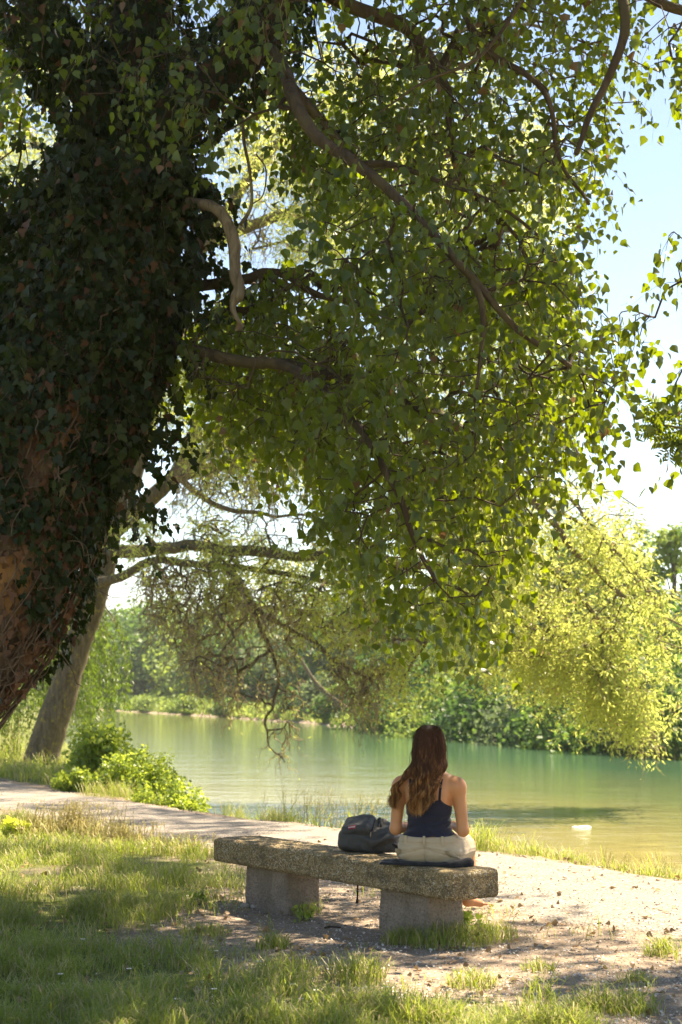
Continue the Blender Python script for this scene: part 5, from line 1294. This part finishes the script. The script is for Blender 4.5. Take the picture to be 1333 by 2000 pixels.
# weeping willow curtain behind the leaning trunk
wb = G(-30, 1470); wt = thing('weeping_willow', 'weeping willow with a green curtain hanging behind the two left trunks', 'tree', tuple(wb)); mb = MB(); ml = MB()
Yb = float(wb[1]); tube(mb, catmull([wb - [0, 0, .2], P(-40, 1380, Yb), P(-20, 1200, Yb), P(20, 1080, Yb)], 6), np.linspace(.45, .22, 19), 10, .12)
for i in range(170):
    px = rng.uniform(-110, 235); top = rng.uniform(1140, 1260) + .35 * max(0, px - 120); bot = rng.uniform(1380, 1480) - .25 * max(0, px - 100); Yc = Yb + rng.uniform(-3, 3)
    a = P(px, top, Yc); b = P(px + rng.normal() * 18, bot, Yc)
    tube(mb, catmull([P(10, 1110, Yb), (P(10, 1110, Yb) * .3 + a * .7) + [0, 0, .5], a], 5), np.linspace(.05, .008, 11), 4, cap=False)
    L = catmull([a, a * .6 + b * .4 + rng.normal(size=3) * .12, b], 8); tube(mb, L, np.linspace(.008, .003, len(L)), 3, cap=False)
    m_ = 120; tt = rng.random(m_) * (len(L) - 1.01); ii = tt.astype(int); p = L[ii] + (L[ii + 1] - L[ii]) * (tt - ii)[:, None] + rng.normal(size=(m_, 3)) * .06
    v, f = scatter_cards(LEAF_SLIM[0] * [.30, 1, 1], LEAF_SLIM[1], p, unit(rng.normal(size=(m_, 3)) * .5 + [0, 0, -1]), rand_dirs(m_), rng.uniform(.09, .16, m_)); ml.add(v, f)
mb.build('trunk_and_limbs', BARK_WILLOW, wt, True); ml.build('crown', leaf_mat('weeping_leaf', (.045, .085, .015), (.085, .135, .028), (.20, .32, .03), .40, .45), wt)

# gravel: loose stones on the path and the worn ground, pale catkin fluff, fallen leaves
t_ = (1 + 5 ** .5) / 2
ICO = unit(np.array([(-1, t_, 0), (1, t_, 0), (-1, -t_, 0), (1, -t_, 0), (0, -1, t_), (0, 1, t_), (0, -1, -t_), (0, 1, -t_), (t_, 0, -1), (t_, 0, 1), (-t_, 0, -1), (-t_, 0, 1)]))
ICF = [np.array([(0, 11, 5), (0, 5, 1), (0, 1, 7), (0, 7, 10), (0, 10, 11), (1, 5, 9), (5, 11, 4), (11, 10, 2), (10, 7, 6), (7, 1, 8), (3, 9, 4), (3, 4, 2), (3, 2, 6), (3, 6, 8), (3, 8, 9), (4, 9, 5), (2, 4, 11), (6, 2, 10), (8, 6, 7), (9, 8, 1)])]
n = 90000; y = 6 + 19 * rng.random(n) ** 1.5; x = rng.uniform(-1, 1, n) * (.27 * y + .2); q = qof(x, y); gd = grass_density(x, y)
k = ((q > 6.75) & (q < 8.95)) | ((q > 3.4) & (q <= 6.75) & (rng.random(n) > gd * 1.1)); k &= rng.random(n) < .75
x, y = x[k], y[k]; n = len(x); z = height(x, y) + np.where((qof(x, y) > 6.8), .006, 0)
m = Mat('loose_gravel'); r = island(m); GR = m.done(m.pbr(color=m.ramp(r, [(0, (.10, .085, .07)), (.4, (.22, .185, .15)), (.75, (.32, .28, .24)), (1, (.52, .48, .43))]), rough=.9, spec=.2))
s_ = (.0025 + .007 * rng.random(n) ** 4 + .006 * (rng.random(n) > .994)) * np.clip(y / 10, .9, 1.6)
v, f = scatter_cards(ICO, ICF, np.column_stack([x, y, z]), rand_dirs(n) * [1, 1, .15], rand_dirs(n) * [.3, .3, 1], np.stack([s_ * rng.uniform(.7, 1.2, n), s_ * rng.uniform(.8, 1.5, n), s_ * .45], 1))
tag(mesh_obj('loose_gravel', v, f, GR), 'small loose stones scattered over the path and worn ground', 'gravel', kind='stuff')
n = 34000; y = 6 + 10 * rng.random(n) ** 1.3; x = rng.uniform(-1, 1, n) * (.27 * y + .2); q = qof(x, y)
pr = sstep(2.0, 4.2, q) * sstep(-1.8, .8, x) * (.35 + .65 * sstep(-.1, .3, n2(x, y, 2.5, 77))) * sstep(9, 7, q) + .05
k = rng.random(n) < pr; x, y = x[k], y[k]; n = len(x); z = height(x, y) + np.where(qof(x, y) > 6.8, .02, .008)
FL = Mat('catkin_fluff'); FL = FL.done(FL.pbr(color=(.58, .53, .47), rough=.95, spec=.1))
v, f = scatter_cards(LEAF_CLUMP[0], LEAF_CLUMP[1], np.column_stack([x, y, z]), rand_dirs(n) * [1, 1, .25], rand_dirs(n) * [.5, .5, 1] + [0, 0, .5], rng.uniform(.006, .018, n))
tag(mesh_obj('catkin_fluff', v, f, FL), 'pale scraps of catkin fluff and petals littering the ground', 'litter', kind='stuff')
n = 1500; y = 6 + 10 * rng.random(n); x = rng.uniform(-1, 1, n) * (.26 * y + .2); z = height(x, y) + .02
v, f = scatter_cards(LEAF_POPLAR[0], LEAF_POPLAR[1], np.column_stack([x, y, z]), rand_dirs(n) * [1, 1, .2], rand_dirs(n) * [.5, .5, 1] + [0, 0, .6], rng.uniform(.025, .055, n))
DL = leaf_mat('fallen_leaf', (.16, .09, .04), (.38, .25, .12), (.3, .2, .08), .15, .7)
tag(mesh_obj('fallen_leaves', v, f, DL), 'dry brown leaves lying on the ground around the bench', 'leaves', kind='stuff')
# daisies, a yellow flower, stones by the bench foot, a dark stick
WP = Mat('white_petal'); WP = WP.done(WP.pbr(color=(.80, .80, .78), rough=.6)); YC = Mat('yellow_petal'); YC = YC.done(YC.pbr(color=(.75, .48, .02), rough=.6)); GS = Mat('green_stem'); GS = GS.done(GS.pbr(color=(.08, .14, .03), rough=.6))
dz_spots = [(283, 1675), (300, 1672), (90, 1655), (70, 1648), (572, 1955), (618, 1968), (648, 1926), (590, 1988), (770, 1972), (785, 1985), (415, 1962), (250, 1918), (640, 1820), (760, 1962), (300, 1830), (160, 1865), (420, 1880), (505, 1905), (120, 1935), (350, 1985)]
def flower(px, py, name, label, cat, group, petal, nP=12, r_=.011, h=.05):
    p = G(px, py); p[2] = hz(p[0], p[1]); t = thing(name, label, cat, p, group=group); top = p + [rng.normal() * .008, rng.normal() * .008, h]
    mb = MB(); tube(mb, [p, (p + top) / 2 + [.003, 0, 0], top], .0014, 4, cap=False); mb.build('stem', GS, t)
    a = np.arange(nP) * 2 * PI / nP; ax = np.stack([np.cos(a), np.sin(a), a * 0 + .25], 1) + np.array([0, -.25, 0]) * .3
    v, f = scatter_cards(LEAF_SLIM[0] * [.5, 1, 1], LEAF_SLIM[1], np.repeat(top[None], nP, 0), ax, np.repeat([[0, -.5, 1.0]], nP, 0), np.full(nP, r_ * 1.5)); mesh_obj('petals', v, f, petal, t)
    v, f = scatter_cards(ICO, ICF, (top + [0, 0, .002])[None], np.array([[1.0, 0, 0]]), np.array([[0, 0, 1.0]]), np.array([.004])); mesh_obj('flower_centre', v, f, YC, t)
for (px, py) in dz_spots:
    flower(px, py, 'daisy', 'small white daisy in the foreground grass', 'daisy', 'white daisies in the grass', WP)
flower(884, 1842, 'dandelion', 'yellow dandelion in the grass at the near bench block', 'flower', None, YC, 18, .013, .07)
flower(508, 1850, 'buttercup', 'yellow buttercup in the foreground left of the bench centre', 'flower', None, YC, 8, .009, .05)
STN = bark_mat('pale_stone', (.32, .28, .23), (.52, .47, .41), None, (20, 20, 20), .005)
for (px, py, s0, lab) in ((478, 1776, .030, 'pale stone at the foot of the far bench block, left one of two'), (496, 1777, .026, 'pale stone at the foot of the far bench block, right one of two'), (222, 1552, .05, 'grey stone at the far path edge under the bush')):
    p = G(px, py); p[2] = hz(p[0], p[1]) + s0 * .35; S = SDF((-.08,) * 3, (.08,) * 3, .006); S.ell((0, 0, 0), (s0, s0 * .8, s0 * .6), 0)
    v, f = S.mesh(); v += fbm(v, 28, 2, int(px))[:, None] * unit(v) * s0 * .35; tag(mesh_obj('stone', v, f, STN, None, True, loc=tuple(p)), lab, 'stone')
p = G(650, 1819); p[2] = hz(p[0], p[1]) + .012; mb = MB(); tube(mb, catmull([(-.05, .01, 0), (-.01, .0, .006), (.03, -.004, .004), (.055, .004, .0)], 4), np.linspace(.009, .006, 13), 6, .2)
st = mb.build('stick', BARK_DARK, None, True); st.location = p; tag(st, 'short dark stick on bare soil in front of the bench', 'stick')
# ================================================================== summer haze over the river
hb = bpy.data.meshes.new('haze'); x0, x1, y0, y1, z0, z1 = -700, 700, -120, 1300, -8, 60
hv_ = [(x, y, z) for x in (x0, x1) for y in (y0, y1) for z in (z0, z1)]
hb.from_pydata(hv_, [], [(0, 1, 3, 2), (4, 6, 7, 5), (0, 4, 5, 1), (2, 3, 7, 6), (0, 2, 6, 4), (1, 5, 7, 3)]); hb.update()
ho = bpy.data.objects.new('haze', hb); COL.objects.link(ho); tag(ho, 'thin pale summer haze over the river', 'haze', kind='stuff')
m = Mat('haze_air'); pv = m.n('ShaderNodeVolumePrincipled', {'Color': (.93, .97, 1.0), 'Density': HAZE_D if 'HAZE_D' in globals() else .00022, 'Anisotropy': .3})
m.t.links.new(pv.outputs[0], m.out.inputs['Volume']); hb.materials.append(m.m)
